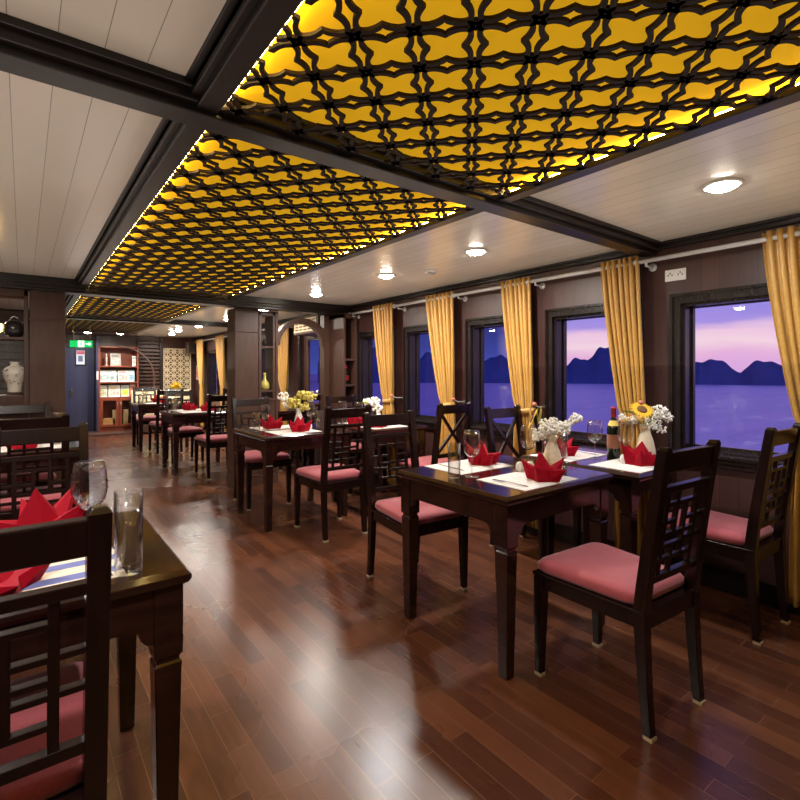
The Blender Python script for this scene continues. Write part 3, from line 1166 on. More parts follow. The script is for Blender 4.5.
# farthest table
H_ = 'farthest centre table'
put('mat', 1.80, 9.0, Z1, 'pale placemat at near side of the %s' % H_)
put('napkin', 1.90, 9.0, Z2, 'red napkin at near side of the %s' % H_, 15)
put('napkin', 1.86, 9.36, Z1, 'red napkin at far side of the %s' % H_, 75)
put('wine', 1.62, 9.12, Z1, 'wine glass on the %s' % H_)
put('tumbler', 1.55, 9.02, Z1, 'tumbler at left end of the %s' % H_)
put('tumbler', 1.64, 9.30, Z1, 'tumbler at the far side of the %s' % H_)


# ------------------------------------------------------------------ vases and flowers
def vase(x, y, z, label, mat, prof, name='vase', group=None):
    o = MB().lathe(prof, 26).build(name, mat, smooth=True, loc=(x, y, z))
    return tag(o, label, 'vase', group)


VP = [(.034, 0), (.046, .004), (.050, .030), (.047, .070), (.036, .115), (.024, .150), (.022, .165), (.031, .188), (.029, .189), (.019, .165), (.021, .15), (.033, .112), (.003, .108)]


def cluster(m, c, rad, n, r0, r1, sq=.75, rs=random):
    for _ in range(n):
        while True:
            p = Vector((rs.uniform(-1, 1), rs.uniform(-1, 1), rs.uniform(-1, 1)))
            if p.length < 1:
                break
        q = (c[0] + p.x * rad, c[1] + p.y * rad, c[2] + p.z * rad * sq)
        m.ball(q, rs.uniform(r0, r1), 6, 4)


def sunflower(parent, c, r, tilt, name='sunflower'):
    """disc of petals facing the direction tilt"""
    z = Vector(tilt).normalized()
    x = z.orthogonal().normalized()
    y = z.cross(x)
    m = MB()
    for k in range(18):
        a = 2 * PI * k / 18
        d_ = x * math.cos(a) + y * math.sin(a)
        t_ = z.cross(d_)
        c0 = Vector(c)
        rr = r * (1 + .1 * math.sin(k * 5))
        m.add([c0 + d_ * r * .3 - t_ * r * .10, c0 + d_ * r * .65 - t_ * r * .16 + z * r * .08, c0 + d_ * rr + z * r * .02, c0 + d_ * r * .65 + t_ * r * .16 + z * r * .08, c0 + d_ * r * .3 + t_ * r * .10], [(0, 1, 2, 3, 4)])
    o = m.build(name, M['petaly'], parent, solid=.0008)
    m = MB()
    rings = []
    for q, h in ((.42, 0), (.40, .09), (.25, .15), (.02, .17)):
        rings.append([Vector(c) + (x * math.cos(2 * PI * k / 14) + y * math.sin(2 * PI * k / 14)) * r * q + z * r * h for k in range(14)])
    m.loft(rings).build('flower_heart', M['brownd'], o, True)
    return o


def leaf(m, a, b, wd, bend=(0, 0, .01)):
    a, b = Vector(a), Vector(b)
    d_ = (b - a)
    s_ = d_.cross(Vector((0, 0, 1)))
    if s_.length < 1e-4:
        s_ = Vector((1, 0, 0))
    s_ = s_.normalized() * wd
    up = Vector(bend)
    m.add([a, a + d_ * .3 + s_ * .8 + up, a + d_ * .65 + s_ * .8 + up, b, a + d_ * .65 - s_ * .8 + up, a + d_ * .3 - s_ * .8 + up, a + d_ * .5 + up * .2],
          [(0, 1, 6), (1, 2, 6), (2, 3, 6), (3, 4, 6), (4, 5, 6), (5, 0, 6)])


# camera-facing horizontal direction of the room's long view, used only to lay flowers out left-right
RT = Vector((.793, -.609, 0))
BK = Vector((.609, .793, 0))


def L3(r, b, z):
    return tuple(RT * r + BK * b + Vector((0, 0, z)))


# front centre vase
vx, vy = 2.115, 1.495
vase(vx, vy, Z1, 'cream speckled vase with white blossoms on the front centre table', M['ceramic'], VP)
t = empty('flower_bouquet', 'white baby\'s-breath bouquet with one turned yellow bloom, on the front centre table', 'flowers', (vx, vy, Z1 + .12))
m = MB()
for c0, rd, n in ((L3(-.01, 0, .115), .062, 120), (L3(-.06, -.01, .085), .045, 60), (L3(.055, .0, .105), .045, 55), (L3(.125, .01, .155), .032, 40), (L3(.09, .02, .13), .025, 22), (L3(-.075, .0, .06), .025, 30)):
    cluster(m, c0, rd, n, .0045, .009)
tag(m.build('blossoms', M['petalw'], t, True), kind='stuff')
m = MB()
for e_ in (L3(-.01, 0, .10), L3(-.06, -.01, .07), L3(.055, 0, .09), L3(.12, .01, .14), L3(-.09, .01, .10), L3(.02, .02, .09)):
    m.tube([(0, 0, .0), tuple(Vector(e_) * .5 + Vector((0, 0, .02))), e_], .0018, 6)
m.build('stems', M['leaf'], t, True)
m = MB()
leaf(m, L3(-.075, 0, .12), L3(-.058, .0, .225), .024, (.006, -.004, .004))
leaf(m, L3(-.07, 0.01, .12), L3(-.085, .01, .215), .02, (.004, -.004, .004))
leaf(m, L3(0, 0, .06), L3(.05, -.03, .09), .014)
leaf(m, L3(0, 0, .06), L3(-.05, -.03, .07), .014)
m.build('leaves', M['petalg'], t)
sunflower(t, L3(-.095, .0, .155), .062, tuple(-RT * .9 + BK * .2 + Vector((0, 0, .45))))

# sunflower vase at the window
vx, vy = 2.83, 1.375
vase(vx, vy, Z1, 'cream vase of sunflowers on the window table, beside the wine bottle', M['ceramic'], [(r * 1.08, z * 1.1) for r, z in VP])
t = empty('flower_bouquet', 'sunflower bouquet with white sprays under the window', 'flowers', (vx, vy, Z1 + .13))
sunflower(t, L3(-.03, -.02, .165), .068, tuple(-BK * .75 + Vector((0, 0, .85))))
m = MB()
for c0, rd, n in ((L3(.075, 0, .15), .055, 110), (L3(.03, -.01, .09), .05, 70), (L3(.12, .01, .12), .045, 60), (L3(.09, 0, .05), .03, 25), (L3(-.06, .02, .105), .03, 25), (L3(-.135, .0, .125), .022, 16)):
    cluster(m, c0, rd, n, .004, .008)
tag(m.build('blossoms', M['petalw'], t, True), kind='stuff')
m = MB()
for e_ in (L3(.07, 0, .14), L3(.03, 0, .09), L3(.12, .01, .11), L3(.08, 0, .05), L3(-.035, -.01, .15), L3(-.135, 0, .12), L3(-.02, .01, .19)):
    m.tube([(0, 0, .0), tuple(Vector(e_) * .5 + Vector((0, 0, .02))), e_], .0018, 6)
m.build('stems', M['leaf'], t, True)
m = MB()
leaf(m, L3(-.06, 0, .14), L3(-.145, 0, .155), .014)
leaf(m, L3(0, 0, .06), L3(.03, -.03, .11), .016)
leaf(m, L3(0, 0, .06), L3(-.03, -.03, .08), .016)
m.build('leaves', M['leaf'], t)
MB().ball(L3(-.02, .01, .205), .016, 8, 6, (1, 1, .8)).build('bud', M['rose'], t, True)

# vase before the pillar
vx, vy = 1.965, 4.05
vase(vx, vy, Z1, 'white vase with yellow-green flowers, before the square pillar', M['whitec'], [(r * .9, z * .98) for r, z in VP])
t = empty('flower_bouquet', 'yellow-green and white bouquet before the square pillar', 'flowers', (vx, vy, Z1 + .11))
m = MB()
for c0, rd, n in ((L3(-.14, 0, .18), .055, 45), (L3(-.11, 0, .11), .045, 30), (L3(.10, 0, .16), .03, 16)):
    cluster(m, c0, rd, n, .007, .013)
tag(m.build('blossoms', M['petalw'], t, True), kind='stuff')
m = MB()
for c0, rd, n in ((L3(-.04, -.02, .13), .065, 55), (L3(.03, 0, .20), .05, 35), (L3(.10, 0, .19), .06, 45), (L3(.05, 0, .09), .05, 30)):
    cluster(m, c0, rd, n, .009, .017)
tag(m.build('yellow_blossoms', simple('pale_yellow_petal', (.72, .62, .16), .6), t, True), kind='stuff')
m = MB()
for e_ in (L3(-.14, 0, .17), L3(-.04, 0, .12), L3(.10, 0, .17), L3(.05, 0, .08), L3(.03, 0, .19)):
    m.tube([(0, 0, 0), tuple(Vector(e_) * .5 + Vector((0, 0, .02))), e_], .002, 6)
m.build('stems', M['leaf'], t, True)

# black vase on the second window table
vx, vy = 2.69, 3.96
vase(vx, vy, Z1, 'black vase on the second window table', M['darkpot'], [(r * .95, z * .9) for r, z in VP])
t = empty('flower_bouquet', 'white flowers with green centre in the black vase', 'flowers', (vx, vy, Z1 + .10))
m = MB()
for c0, rd, n in ((L3(.02, 0, .12), .06, 40), (L3(.06, 0, .06), .05, 30), (L3(-.04, 0, .12), .045, 25), (L3(.07, 0, -.01), .03, 15)):
    cluster(m, c0, rd, n, .011, .02)
tag(m.build('blossoms', M['petalw'], t, True), kind='stuff')
m = MB()
cluster(m, L3(-.05, -.03, .12), .03, 12, .008, .014)
m.tube([(0, 0, 0), L3(.02, 0, .1)], .004, 6)
m.tube([(0, 0, 0), L3(-.04, 0, .1)], .004, 6)
m.build('leaves', M['petalg'], t, True)

# wine bottle on the window table
t = empty('wine_bottle', 'dark wine bottle with red capsule standing by the sunflower vase', 'bottle', (2.79, 1.545, Z1))
MB().lathe([(.034, 0), (.037, .004), (.037, .170), (.034, .190), (.018, .225), (.0145, .245), (.0145, .262)], 22).build('body', M['winebottle'], t, True)
MB().lathe([(.0152, .240), (.0152, .292), (.0165, .292), (.0165, .302), (.002, .302)], 18).build('capsule', M['redcap'], t, True)
MB().lathe([(.0374, .06), (.0374, .14)], 22, cap=False).build('bottle_label', M['paper'], t, True)
MB().lathe([(.0335, .192), (.0195, .2225)], 22, cap=False).build('neck_label', simple('gold_label', (.7, .5, .08), .4), t, True)

# ------------------------------------------------------------------ curtains, rods and ties
CU = [  # y far, y near at the rod, tie centre, label
    (.91, .58, .67, 'gold curtain at the right edge of the picture, tied back past the largest window'),
    (1.845, 1.575, 1.615, 'gold curtain behind the sunflowers, between the first two windows'),
    (2.735, 2.43, 2.49, 'gold curtain behind the white baby\'s-breath, hanging right of the second window from the near end'),
    (3.70, 3.30, 3.38, 'gold curtain behind the x-backed chair of the second window table'),
    (4.62, 4.24, 4.32, 'gold curtain behind the black vase, nearest the arched partition'),
]
XC = XW - .095
KN = 7


def curtain_mesh(yf, yn, ty, ztop=2.025, ztie=.965, zbot=.07, nf=KN, xc=0.0):
    NU, NV = nf * 8, 34
    m = MB()
    c0, w0 = (yf + yn) / 2, (yf - yn)
    for j in range(NV + 1):
        v = j / NV
        z = ztop + (zbot - ztop) * v
        if z >= ztie:
            q = (ztop - z) / (ztop - ztie)
            e = q ** 1.5
            cw = w0 + (.18 - w0) * e
            cc = c0 + (ty - c0) * (q ** 1.25)
            amp = .026 - .003 * q
        else:
            q = (ztie - z) / (ztie - zbot)
            cw = .18 + .08 * (1 - (1 - q) ** 2)
            cc = ty - .01 * q
            amp = .023 + .008 * q
        pinch = 1 - .30 * math.exp(-((z - ztie) / .03) ** 2)
        for i in range(NU + 1):
            s_ = i / NU
            ph = 2 * PI * nf * s_
            x = amp * pinch * math.sin(ph) + .006 * math.sin(3.1 * s_ * 9 + v * 5)
            y = cc + cw * pinch * (.5 - s_) + .006 * math.sin(2 * ph) * (1 if z > ztie else .6)
            m.v.append((x + xc, y, z))
    n = NU + 1
    for j in range(NV):
        for i in range(NU):
            a = j * n + i
            m.f.append((a, a + 1, a + n + 1, a + n))
    return m


for k, (yf, yn, ty, lab) in enumerate(CU):
    t = empty('curtain', lab, 'curtain', (XC, ty, 0), 0, 'gold tied-back curtains')
    m = curtain_mesh(yf - ty, yn - ty, 0)
    m.build('drape', M['curtain'], t, True, solid=.002)
    m = MB()
    n = 24
    for zc in (-.024, .024):
        for i in range(n):
            a = 2 * PI * i / n
            m.v.append((.036 * math.cos(a), .095 * math.sin(a), .965 + zc + .012 * math.sin(a) * -1))
    for i in range(n):
        m.f.append((i, (i + 1) % n, n + (i + 1) % n, n + i))
    m.build('tie_band', M['curtain'], t, True, solid=.003)
    # knob on a stalk from the wall
    t = empty('curtain_tieback', 'small knobbed tieback hook beside the %s' % ('gold curtain at right picture edge', 'curtain behind the sunflowers', 'curtain behind the white blossoms', 'curtain behind the x-backed chair', 'curtain behind the black vase')[k],
              'curtain hook', (XW, ty - .125, 1.005), 0, 'curtain tieback hooks')
    MB().lathe([(.02, 0), (.02, .006)], 14).build('plate', M['metal'], t)
    children(t)[0].rotation_euler = (0, R(-90), 0)
    MB().tube([(0, 0, 0), (-.08, 0, .0), (-.14, -.012, .022)], .006).build('stalk', M['rod'], t, True)
    MB().ball((-.147, -.014, .026), .017, 12, 8).build('knob', M['rose'], t, True)

RODS = [(.40, 1.575, 'silver curtain rod above the largest window, beside the wall socket plate'),
        (1.60, 2.43, 'silver curtain rod between the sunflower curtain and the next curtain to its left'),
        (2.47, 3.28, 'silver curtain rod above the third window from the right edge'),
        (3.35, 4.19, 'silver curtain rod above the window behind the second window table'),
        (4.30, 5.10, 'silver curtain rod ending at the arched partition')]
for y0, y1, lab in RODS:
    t = empty('curtain_rod', lab, 'curtain rod', (XC, y1, 1.985), 0, 'silver curtain rods')
    MB().tube([(0, -(y1 - y0), 0), (0, 0, 0)], .0135, 14).build('pole', M['rod'], t, True)
    MB().lathe([(.0135, 0), (.020, .004), (.024, .016), (.020, .028), (.002, .032)], 14).build('finial', M['rod'], t, True)
    children(t)[-1].rotation_euler = (R(-90), 0, 0)
    b_ = MB()
    b_.tube([(0, -.045, 0), (0, -.045, -.03), (.095, -.045, -.03)], .008, 8)
    b_.build('bracket', M['rod'], t, True)
    MB().lathe([(.026, -.0), (.026, .008), (.018, .012)], 14).build('wall_plate', M['rod'], t, True)
    q = children(t)[-1]
    q.rotation_euler = (0, R(-90), 0)
    q.location = (.095, -.045, -.03)

# far curtains beyond the partition
for yf, yn, ty, lab in ((7.45, 6.85, 7.0, 'gold curtain seen through the arch, by the glazed door'),
                        (8.9, 8.4, 8.45, 'gold curtain seen behind the small display shelf beside the pillar'),
                        (10.35, 9.85, 9.9, 'gold curtain just left of the square pillar'),
                        (11.75, 11.25, 11.35, 'farthest gold curtain, beside the cream pierced screen')):
    t = empty('curtain', lab, 'curtain', (XC, ty, 0), 0, 'gold curtains beyond the partition')
    m = curtain_mesh(yf - ty, yn - ty, 0, nf=8)
    m.build('drape', M['curtain'], t, True, solid=.002)
t = empty('curtain_rod', 'long silver curtain rod beyond the square pillar', 'curtain rod', (XC, 12.0, 1.985))
MB().tube([(0, -5.3, 0), (0, 0, 0)], .0135, 12).build('pole', M['rod'], t, True)
b_ = MB()
for y in (-5.2, -3.3, -1.5, -.05):
    b_.tube([(0, y, 0), (0, y, -.03), (.095, y, -.03)], .008, 8)
b_.build('bracket', M['rod'], t, True)

# socket plate and smoke detector
t = empty('socket_plate', 'white double socket plate on the wall beneath the curtain rod', 'socket plate', (XW, 1.39, 1.885))
MB().box(-.010, 0, -.062, .062, -.036, .036).build('plate', M['white'], t, bevel=.003)
for q in (-.03, .03):
    m = MB()
    for dy, dz in ((-.012, 0), (.012, 0), (0, .012)):
        m.box(-.0112, -.0095, q + dy - .003, q + dy + .003, dz - .006, dz + .006)
    m.build('socket', M['black'], t)
t = empty('smoke_detector', 'small round smoke detector on the white ceiling between two downlights', 'smoke detector', (2.62, 3.0, ZC))
MB().lathe([(.052, 0), (.052, -.010), (.044, -.018)], 22).build('base', M['white'], t, True)
MB().lathe([(.036, -.018), (.034, -.032), (.002, -.036)], 22).build('sensor', simple('grey_plastic', (.45, .44, .41), .5), t, True)

# ------------------------------------------------------------------ pillars and partitions at the middle of the room


def pillar(name, x0, x1, y0, y1):
    m = MB()
    m.box(x0, x1, y0, y1, 0, 1.99)
    for z0, z1, o in ((0, .10, .012), (.10, .115, .018), (.20, .212, .008), (1.725, 1.742, .010)):
        m.box(x0 - o, x1 + o, y0 - o, y1 + o, z0, z1)
    return struct(m.build(name, M['pillar'], bevel=.004))


pillar('pillar_1', 1.86, 2.13, 5.42, 5.68)
pillar('pillar_2', .045, .30, 5.30, 5.55)


def shelf_unit(label, x0, x1, y0, y1, shelves, back=None, base=.95):
    t = empty('display_shelf', label, 'shelf', ((x0 + x1) / 2, (y0 + y1) / 2, 0))
    ox, oy, _ = t.location
    m = MB()
    m.box(x0 - ox, x1 - ox, y0 - oy, y1 - oy, 0, base)
    m.box(x0 - ox - .006, x1 - ox + .006, y0 - oy - .012, y1 - oy, base, base + .03)
    m.box(x0 - ox - .006, x1 - ox + .006, y0 - oy - .010, y1 - oy, 0, .10)
    m.build('base_cabinet', M['pillar'], t, bevel=.003)
    m = MB()
    m.box(x0 - ox, x0 - ox + .03, y0 - oy, y1 - oy, base + .03, 1.98)
    m.box(x1 - ox - .03, x1 - ox, y0 - oy, y1 - oy, base + .03, 1.98)
    m.box(x0 - ox, x1 - ox, y0 - oy, y1 - oy, 1.93, 1.985)
    m.build('frame', M['pillar'], t, bevel=.003)
    for z in shelves:
        MB().box(x0 - ox + .03, x1 - ox - .03, y0 - oy, y1 - oy, z, z + .022).build('shelf_board', M['pillar'], t, bevel=.002)
    if back:
        MB().box(x0 - ox + .03, x1 - ox - .03, y1 - oy - .012, y1 - oy, base + .03, 1.93).build('back_panel', back, t)
    return t


shelf_unit('narrow open display shelf joined to the square pillar, two vases on it', 2.135, 2.33, 5.42, 5.66, (1.56, 1.05))
shelf_unit('corner display shelf by the window wall holding one bottle', 3.03, 3.225, 5.05, 5.40, (1.42, 1.11), M['grey'])
shelf_unit('open display shelf left of the brown pillar holding a white vase and a dark pot', -.62, .035, 5.30, 5.55, (1.555, 1.06), None, .93)

# arch between the two shelves on the right
m = MB()
xa, xb, zs = 2.335, 3.03, 1.58
rings0, rings1 = [], []
n = 18
rx, rz_ = (xb - xa) / 2 - .03, .30
for i in range(n + 1):
    a = PI - PI * i / n
    x = (xa + xb) / 2 + rx * math.cos(a)
    z = zs + .02 + rz_ * math.sin(a)
    rings0.append((x, z))
m.box(xa, xa + .03, 5.42, 5.50, 0, 1.985)
m.box(xb - .07, xb, 5.40, 5.50, 0, 1.985)
struct(m.build('partition_arch', M['pillar']))
m = MB()
for i in range(n):
    (xA, zA), (xB, zB) = rings0[i], rings0[i + 1]
    m.bar((xA, 5.46, zA), (xB, 5.46, zB), .05 + .05 * max(0, (i - 6) / 11), .085, (0, 1, 0))
struct(m.build('trim_8', M['pillar']))

# things on the shelves
tag(MB().lathe([(.022, 0), (.034, .02), (.036, .05), (.020, .075), (.012, .10), (.014, .13), (.012, .131), (.002, .125)], 18).build('vase', M['darkpot'], smooth=True, loc=(2.235, 5.50, 1.582)),
    'small dark vase on the upper shelf beside the pillar', 'vase')
tag(MB().lathe([(.03, 0), (.05, .02), (.056, .055), (.045, .09), (.018, .12), (.013, .17), (.016, .20), (.014, .20), (.002, .195)], 20).build('vase', simple('yellow_green_glaze', (.55, .48, .12), .2), smooth=True, loc=(2.235, 5.50, 1.072)),
    'yellow-green long-necked vase on the lower shelf beside the pillar', 'vase')
t = empty('liquor_bottle', 'dark bottle with red top on the corner shelf by the window wall', 'bottle', (3.13, 5.16, 1.132))
MB().lathe([(.036, 0), (.038, .005), (.038, .13), (.03, .155), (.014, .18), (.014, .215)], 18).build('body', M['winebottle'], t, True)
MB().lathe([(.0155, .19), (.0165, .235), (.002, .237)], 14).build('cap', M['redcap'], t, True)
MB().lathe([(.0384, .05), (.0384, .11)], 18, cap=False).build('bottle_label', M['redcap'], t, True)
t = empty('vase', 'large white patterned vase on the shelf left of the brown pillar', 'vase', (-.055, 5.42, 1.1028))
MB().lathe([(.050, 0), (.054, .006), (.050, .03), (.062, .09), (.083, .15), (.085, .185), (.065, .215), (.034, .232), (.030, .245), (.040, .262), (.037, .263), (.026, .245), (.003, .23)], 28).build('body', simple('white_porcelain', (.80, .74, .62), .22), t, True)
m = MB()
rs = random.Random(5)
for _ in range(26):
    a = rs.uniform(PI, 2 * PI)
    z = rs.uniform(.06, .20)
    r_ = .060 + (.023 * (z - .06) / .09 if z < .15 else .024)
    m.ball((r_ * math.cos(a), r_ * math.sin(a), z), .006, 6, 4, (1.4, 1, .7))
m.build('painted_sprigs', simple('vase_print', (.35, .22, .14), .5), t)
tag(MB().lathe([(.062, 0), (.062, .012), (.050, .020)], 24).build('display_stand', M['pillar'], smooth=True, loc=(-.055, 5.42, 1.0824)),
    'low round wooden stand under the large white vase', 'stand')
t = empty('glazed_pot', 'dark round glazed pot with handle on the upper shelf at the left edge', 'pot', (-.06, 5.42, 1.5775))
MB().lathe([(.035, 0), (.065, .02), (.085, .06), (.080, .10), (.055, .135), (.020, .15), (.002, .152)], 26).build('body', M['darkpot'], t, True)
MB().tube([(-.03, 0, .145), (-.02, 0, .175), (.0, 0, .185), (.02, 0, .175), (.03, 0, .145)], .004, 8).build('handle', M['metal'], t, True)
t = empty('table_lamp', 'small glowing amber lamp beside the dark pot on the upper shelf', 'lamp', (-.172, 5.42, 1.5775))
MB().lathe([(.035, 0), (.035, .008), (.008, .014), (.006, .04)], 16).build('base', M['metal'], t, True)
MB().lathe([(.020, .04), (.045, .06), (.048, .085), (.03, .115), (.003, .12)], 18).build('lamp_shade', emission('amber_glow', (1.0, .62, .18, 1), 5.0), t, True)

# carved screen behind the left shelf
t = empty('carved_screen', 'dark carved wooden screen behind the white vase at the left edge', 'screen', (-.40, 8.0, 0))
m = MB()
m.box(-.62, .62, -.02, .02, 0, 1.0)
m.box(-.62, -.57, -.025, .025, 1.0, 2.05)
m.box(.57, .62, -.025, .025, 1.0, 2.05)
m.box(-.62, .62, -.025, .025, 1.92, 2.06)
m.build('frame', M['pillar'], t, bevel=.003)
m = MB()
for i in range(9):
    m.box(-.57, .57, -.012, .012, 1.08 + i * .092, 1.105 + i * .092)
for i in range(12):
    m.box(-.54 + i * .096, -.52 + i * .096, -.010, .010, 1.0, 1.92)
m.box(-.57, .57, .012, .022, 1.0, 1.92)
m.build('fretwork', wood('grey_brown_fret', (.05, .04, .035), (.10, .08, .065), .4), t)

# ------------------------------------------------------------------ far end: bookcase, notice, exit sign, screen, bench, speaker, air conditioner
BX0, BX1, BY = 1.25, 2.00, 11.95
t = empty('bookcase', 'red-brown bookcase with magazines on its shelves at the far end', 'bookcase', ((BX0 + BX1) / 2, 12.1, .035))
hw = (BX1 - BX0) / 2
m = MB()
y0, y1 = -.14, .17
m.box(-hw, -hw + .03, y0, y1, 0, 1.80)
m.box(hw - .03, hw, y0, y1, 0, 1.80)
m.box(-hw, hw, y0, y1, 1.77, 1.80)
m.box(-hw + .03, hw - .03, y1 - .015, y1, .0, 1.77)
m.box(-hw + .03, hw - .03, y0 + .02, y1, 0, .10)
m.build('carcass', M['cabinet'], t, bevel=.003)
for z in (.70, 1.02, 1.36):
    MB().box(-hw + .03, hw - .03, y0, y1 - .015, z, z + .025).build('shelf_board', M['cabinet'], t, bevel=.002)
for sd in (-1, 1):
    m = MB()
    x0, x1 = (-hw + .03, -.006) if sd < 0 else (.006, hw - .03)
    m.box(x0, x0 + .05, y0 - .01, y0 + .012, .10, .70)
    m.box(x1 - .05, x1, y0 - .01, y0 + .012, .10, .70)
    m.box(x0 + .05, x1 - .05, y0 - .01, y0 + .012, .10, .15)
    m.box(x0 + .05, x1 - .05, y0 - .01, y0 + .012, .65, .70)
    dr = m.build('door', M['cabinet'], t, bevel=.002)
    MB().box(x0 + .05, x1 - .05, y0, y0 + .004, .15, .65).build('pane', M['pane'], dr)
    hx = -.032 if sd < 0 else .032
    MB().tube([(hx, y0 - .03, .50), (hx, y0 - .03, .62)], .006, 8).build('handle', M['metal'], dr, True)
# the magazines and little things on the shelves
bxc, byc, bzc = (BX0 + BX1) / 2, 12.1, .035


def magazine(x, w_, h_, z, cols, label, tilt=0.12):
    o = empty('magazine', label, 'magazine', (bxc + x, byc - .06, bzc + z + .0005), 0, 'magazines on the bookcase')
    mt = Matrix.Rotation(-tilt, 4, 'X')
    MB().box(-w_ / 2, w_ / 2, -.004, .004, 0, h_, mt).build('cover', simple('cover_' + label[:12], cols[0], .35), o)
    m = MB()
    m.box(-w_ * .40, w_ * .40, -.0052, -.0042, h_ * .12, h_ * .62, mt)
    m.build('cover_picture', simple('cover_pic_' + label[:12], cols[1], .35, noise=.6, nscale=18), o)
    m = MB()
    m.box(-w_ * .40, w_ * .25, -.0052, -.0042, h_ * .74, h_ * .86, mt)
    m.build('title_band', simple('cover_band_' + label[:12], cols[2], .35), o)


magazine(-.05, .20, .27, 1.385, ((.30, .26, .20), (.45, .40, .34), (.1, .1, .1)), 'grey illustrated book on the top shelf of the bookcase')
magazine(-.20, .33, .25, 1.045, ((.72, .76, .74), (.35, .45, .40), (.5, .6, .6)), 'wide pale green magazine at left on the middle shelf')
magazine(.09, .20, .25, 1.045, ((.80, .76, .70), (.65, .40, .34), (.6, .2, .2)), 'cream magazine with reddish picture on the middle shelf')
magazine(.25, .12, .25, 1.045, ((.45, .62, .66), (.25, .40, .45), (.8, .8, .8)), 'slim teal magazine at right on the middle shelf')
magazine(-.28, .15, .25, .725, ((.62, .64, .55), (.45, .42, .25), (.7, .7, .7)), 'pale olive magazine at left on the lower open shelf')
magazine(-.075, .22, .25, .725, ((.82, .82, .78), (.68, .50, .40), (.8, .6, .2)), 'white magazine with small figure on the lower open shelf')
magazine(.13, .15, .25, .725, ((.55, .62, .55), (.45, .60, .06), (.3, .4, .3)), 'grey magazine with lime picture on the lower open shelf')
magazine(.28, .13, .30, .725, ((.50, .12, .05), (.62, .24, .12), (.7, .4, .3)), 'orange-red booklet at right on the lower open shelf')
magazine(.30, .07, .22, 1.385, ((.75, .72, .62), (.6, .58, .5), (.2, .3, .4)), 'narrow pale leaflet at the right end of the top shelf')
o = MB().lathe([(.022, 0), (.026, .01), (.012, .05), (.018, .12), (.022, .17), (.010, .21), (.016, .24), (.002, .27)], 12).build('figurine', simple('stone_figure', (.45, .38, .30), .5), smooth=True, loc=(bxc - .22, byc - .05, bzc + 1.3855))
tag(o, 'slim standing figurine on the top shelf of the bookcase', 'figurine')
o = MB().box(-.14, .14, -.06, .06, 0, .17).build('storage_box', simple('orange_carton', (.60, .30, .08), .5), bevel=.003, loc=(bxc - .20, byc, bzc + .1005))
tag(o, 'orange box behind the left glass door of the bookcase', 'box')
o = MB().box(-.045, .045, -.06, .06, 0, .34).build('storage_box', simple('yellow_carton', (.60, .42, .16), .5), bevel=.003, loc=(bxc - .02 - .04, byc + .0, bzc + .1005))
tag(o, 'upright yellow box behind the bookcase doors, left of the handles', 'box')
o = MB().box(-.045, .045, -.06, .06, 0, .34).build('storage_box', simple('tan_carton', (.55, .38, .16), .5), bevel=.003, loc=(bxc + .14, byc, bzc + .1005))
tag(o, 'upright tan box behind the right glass door of the bookcase', 'box')

# notice on the blue door, light switch
t = empty('wall_notice', 'framed notice with red heading on the blue door under the exit sign', 'notice', (.965, Y1 - .055, 1.43))
MB().box(-.10, .10, -.022, 0, 0, .33).build('frame', M['black'], t, bevel=.003)
MB().box(-.085, .065, -.024, -.021, .02, .31).build('sheet', simple('notice_paper', (.62, .66, .74), .6), t)
MB().box(-.08, .06, -.0255, -.0235, .23, .30).build('heading', simple('notice_red', (.55, .10, .14), .6), t)
MB().box(-.05, .03, -.0255, -.0235, .08, .20).build('diagram', simple('notice_ink', (.12, .14, .2), .6), t)
t = empty('light_switch', 'white light switch between the blue door and the bookcase', 'light switch', (1.232, 11.955, 1.13))
MB().box(-.016, .016, -.008, .002, 0, .17).build('plate', M['white'], t, bevel=.002)
MB().box(-.007, .007, -.014, -.006, .06, .11).build('rocker', M['whitec'], t, bevel=.001)
struct(MB().box(1.212, 1.249, 11.96, Y1, 0.035, 2.05).build('trim_9', M['door'], bevel=.003))

# exit sign hung from the ceiling
t = empty('exit_sign', 'green running-man exit sign with white arrow, hanging before the blue door', 'exit sign', (.775, 9.70, 1.69), R(-20))
MB().box(-.17, .17, -.025, .025, 0, .125).build('housing', M['black'], t, bevel=.003)
MB().box(-.163, .163, -.028, -.022, .007, .118).build('sign_face', M['exit'], t)
m = MB()
fy0, fy1 = -.0305, -.0275
m.box(-.045, .045, fy0, fy0 + .0005, .012, .113)
for x0, x1, z0, z1 in ((.065, .115, .055, .072),):
    m.box(x0, x1, fy0, fy1, z0, z1)
m.add([(.11, fy0, .032), (.15, fy0, .0635), (.11, fy0, .095), (.11, fy1, .032), (.15, fy1, .0635), (.11, fy1, .095)], [(0, 1, 2), (5, 4, 3), (0, 3, 4, 1), (1, 4, 5, 2), (2, 5, 3, 0)])
m.build('pictogram_field', M['exitw'], t)
m = MB()
nv = (0, 1, 0)
m.ball((.006, -.0315, .098), .009, 10, 6, (1, .15, 1))
for p, q, wd in (((.002, -.0315, .086), (-.006, -.0315, .056), .016), ((-.006, -.0315, .058), (.014, -.0315, .042), .009), ((.014, -.0315, .042), (.012, -.0315, .020), .008),
                 ((-.006, -.0315, .056), (-.020, -.0315, .036), .009), ((-.020, -.0315, .036), (-.036, -.0315, .036), .008),
                 ((.002, -.0315, .084), (.022, -.0315, .068), .007), ((.0, -.0315, .084), (-.022, -.0315, .074), .007)):
    m.bar(p, q, wd, .001, nv)
m.build('running_figure', M['exit'], t)
m = MB()
for x in (-.12, .12):
    m.tube([(x, 0, .125), (x, 0, .385)], .004, 8)
m.build('hanger', M['metal'], t, True)

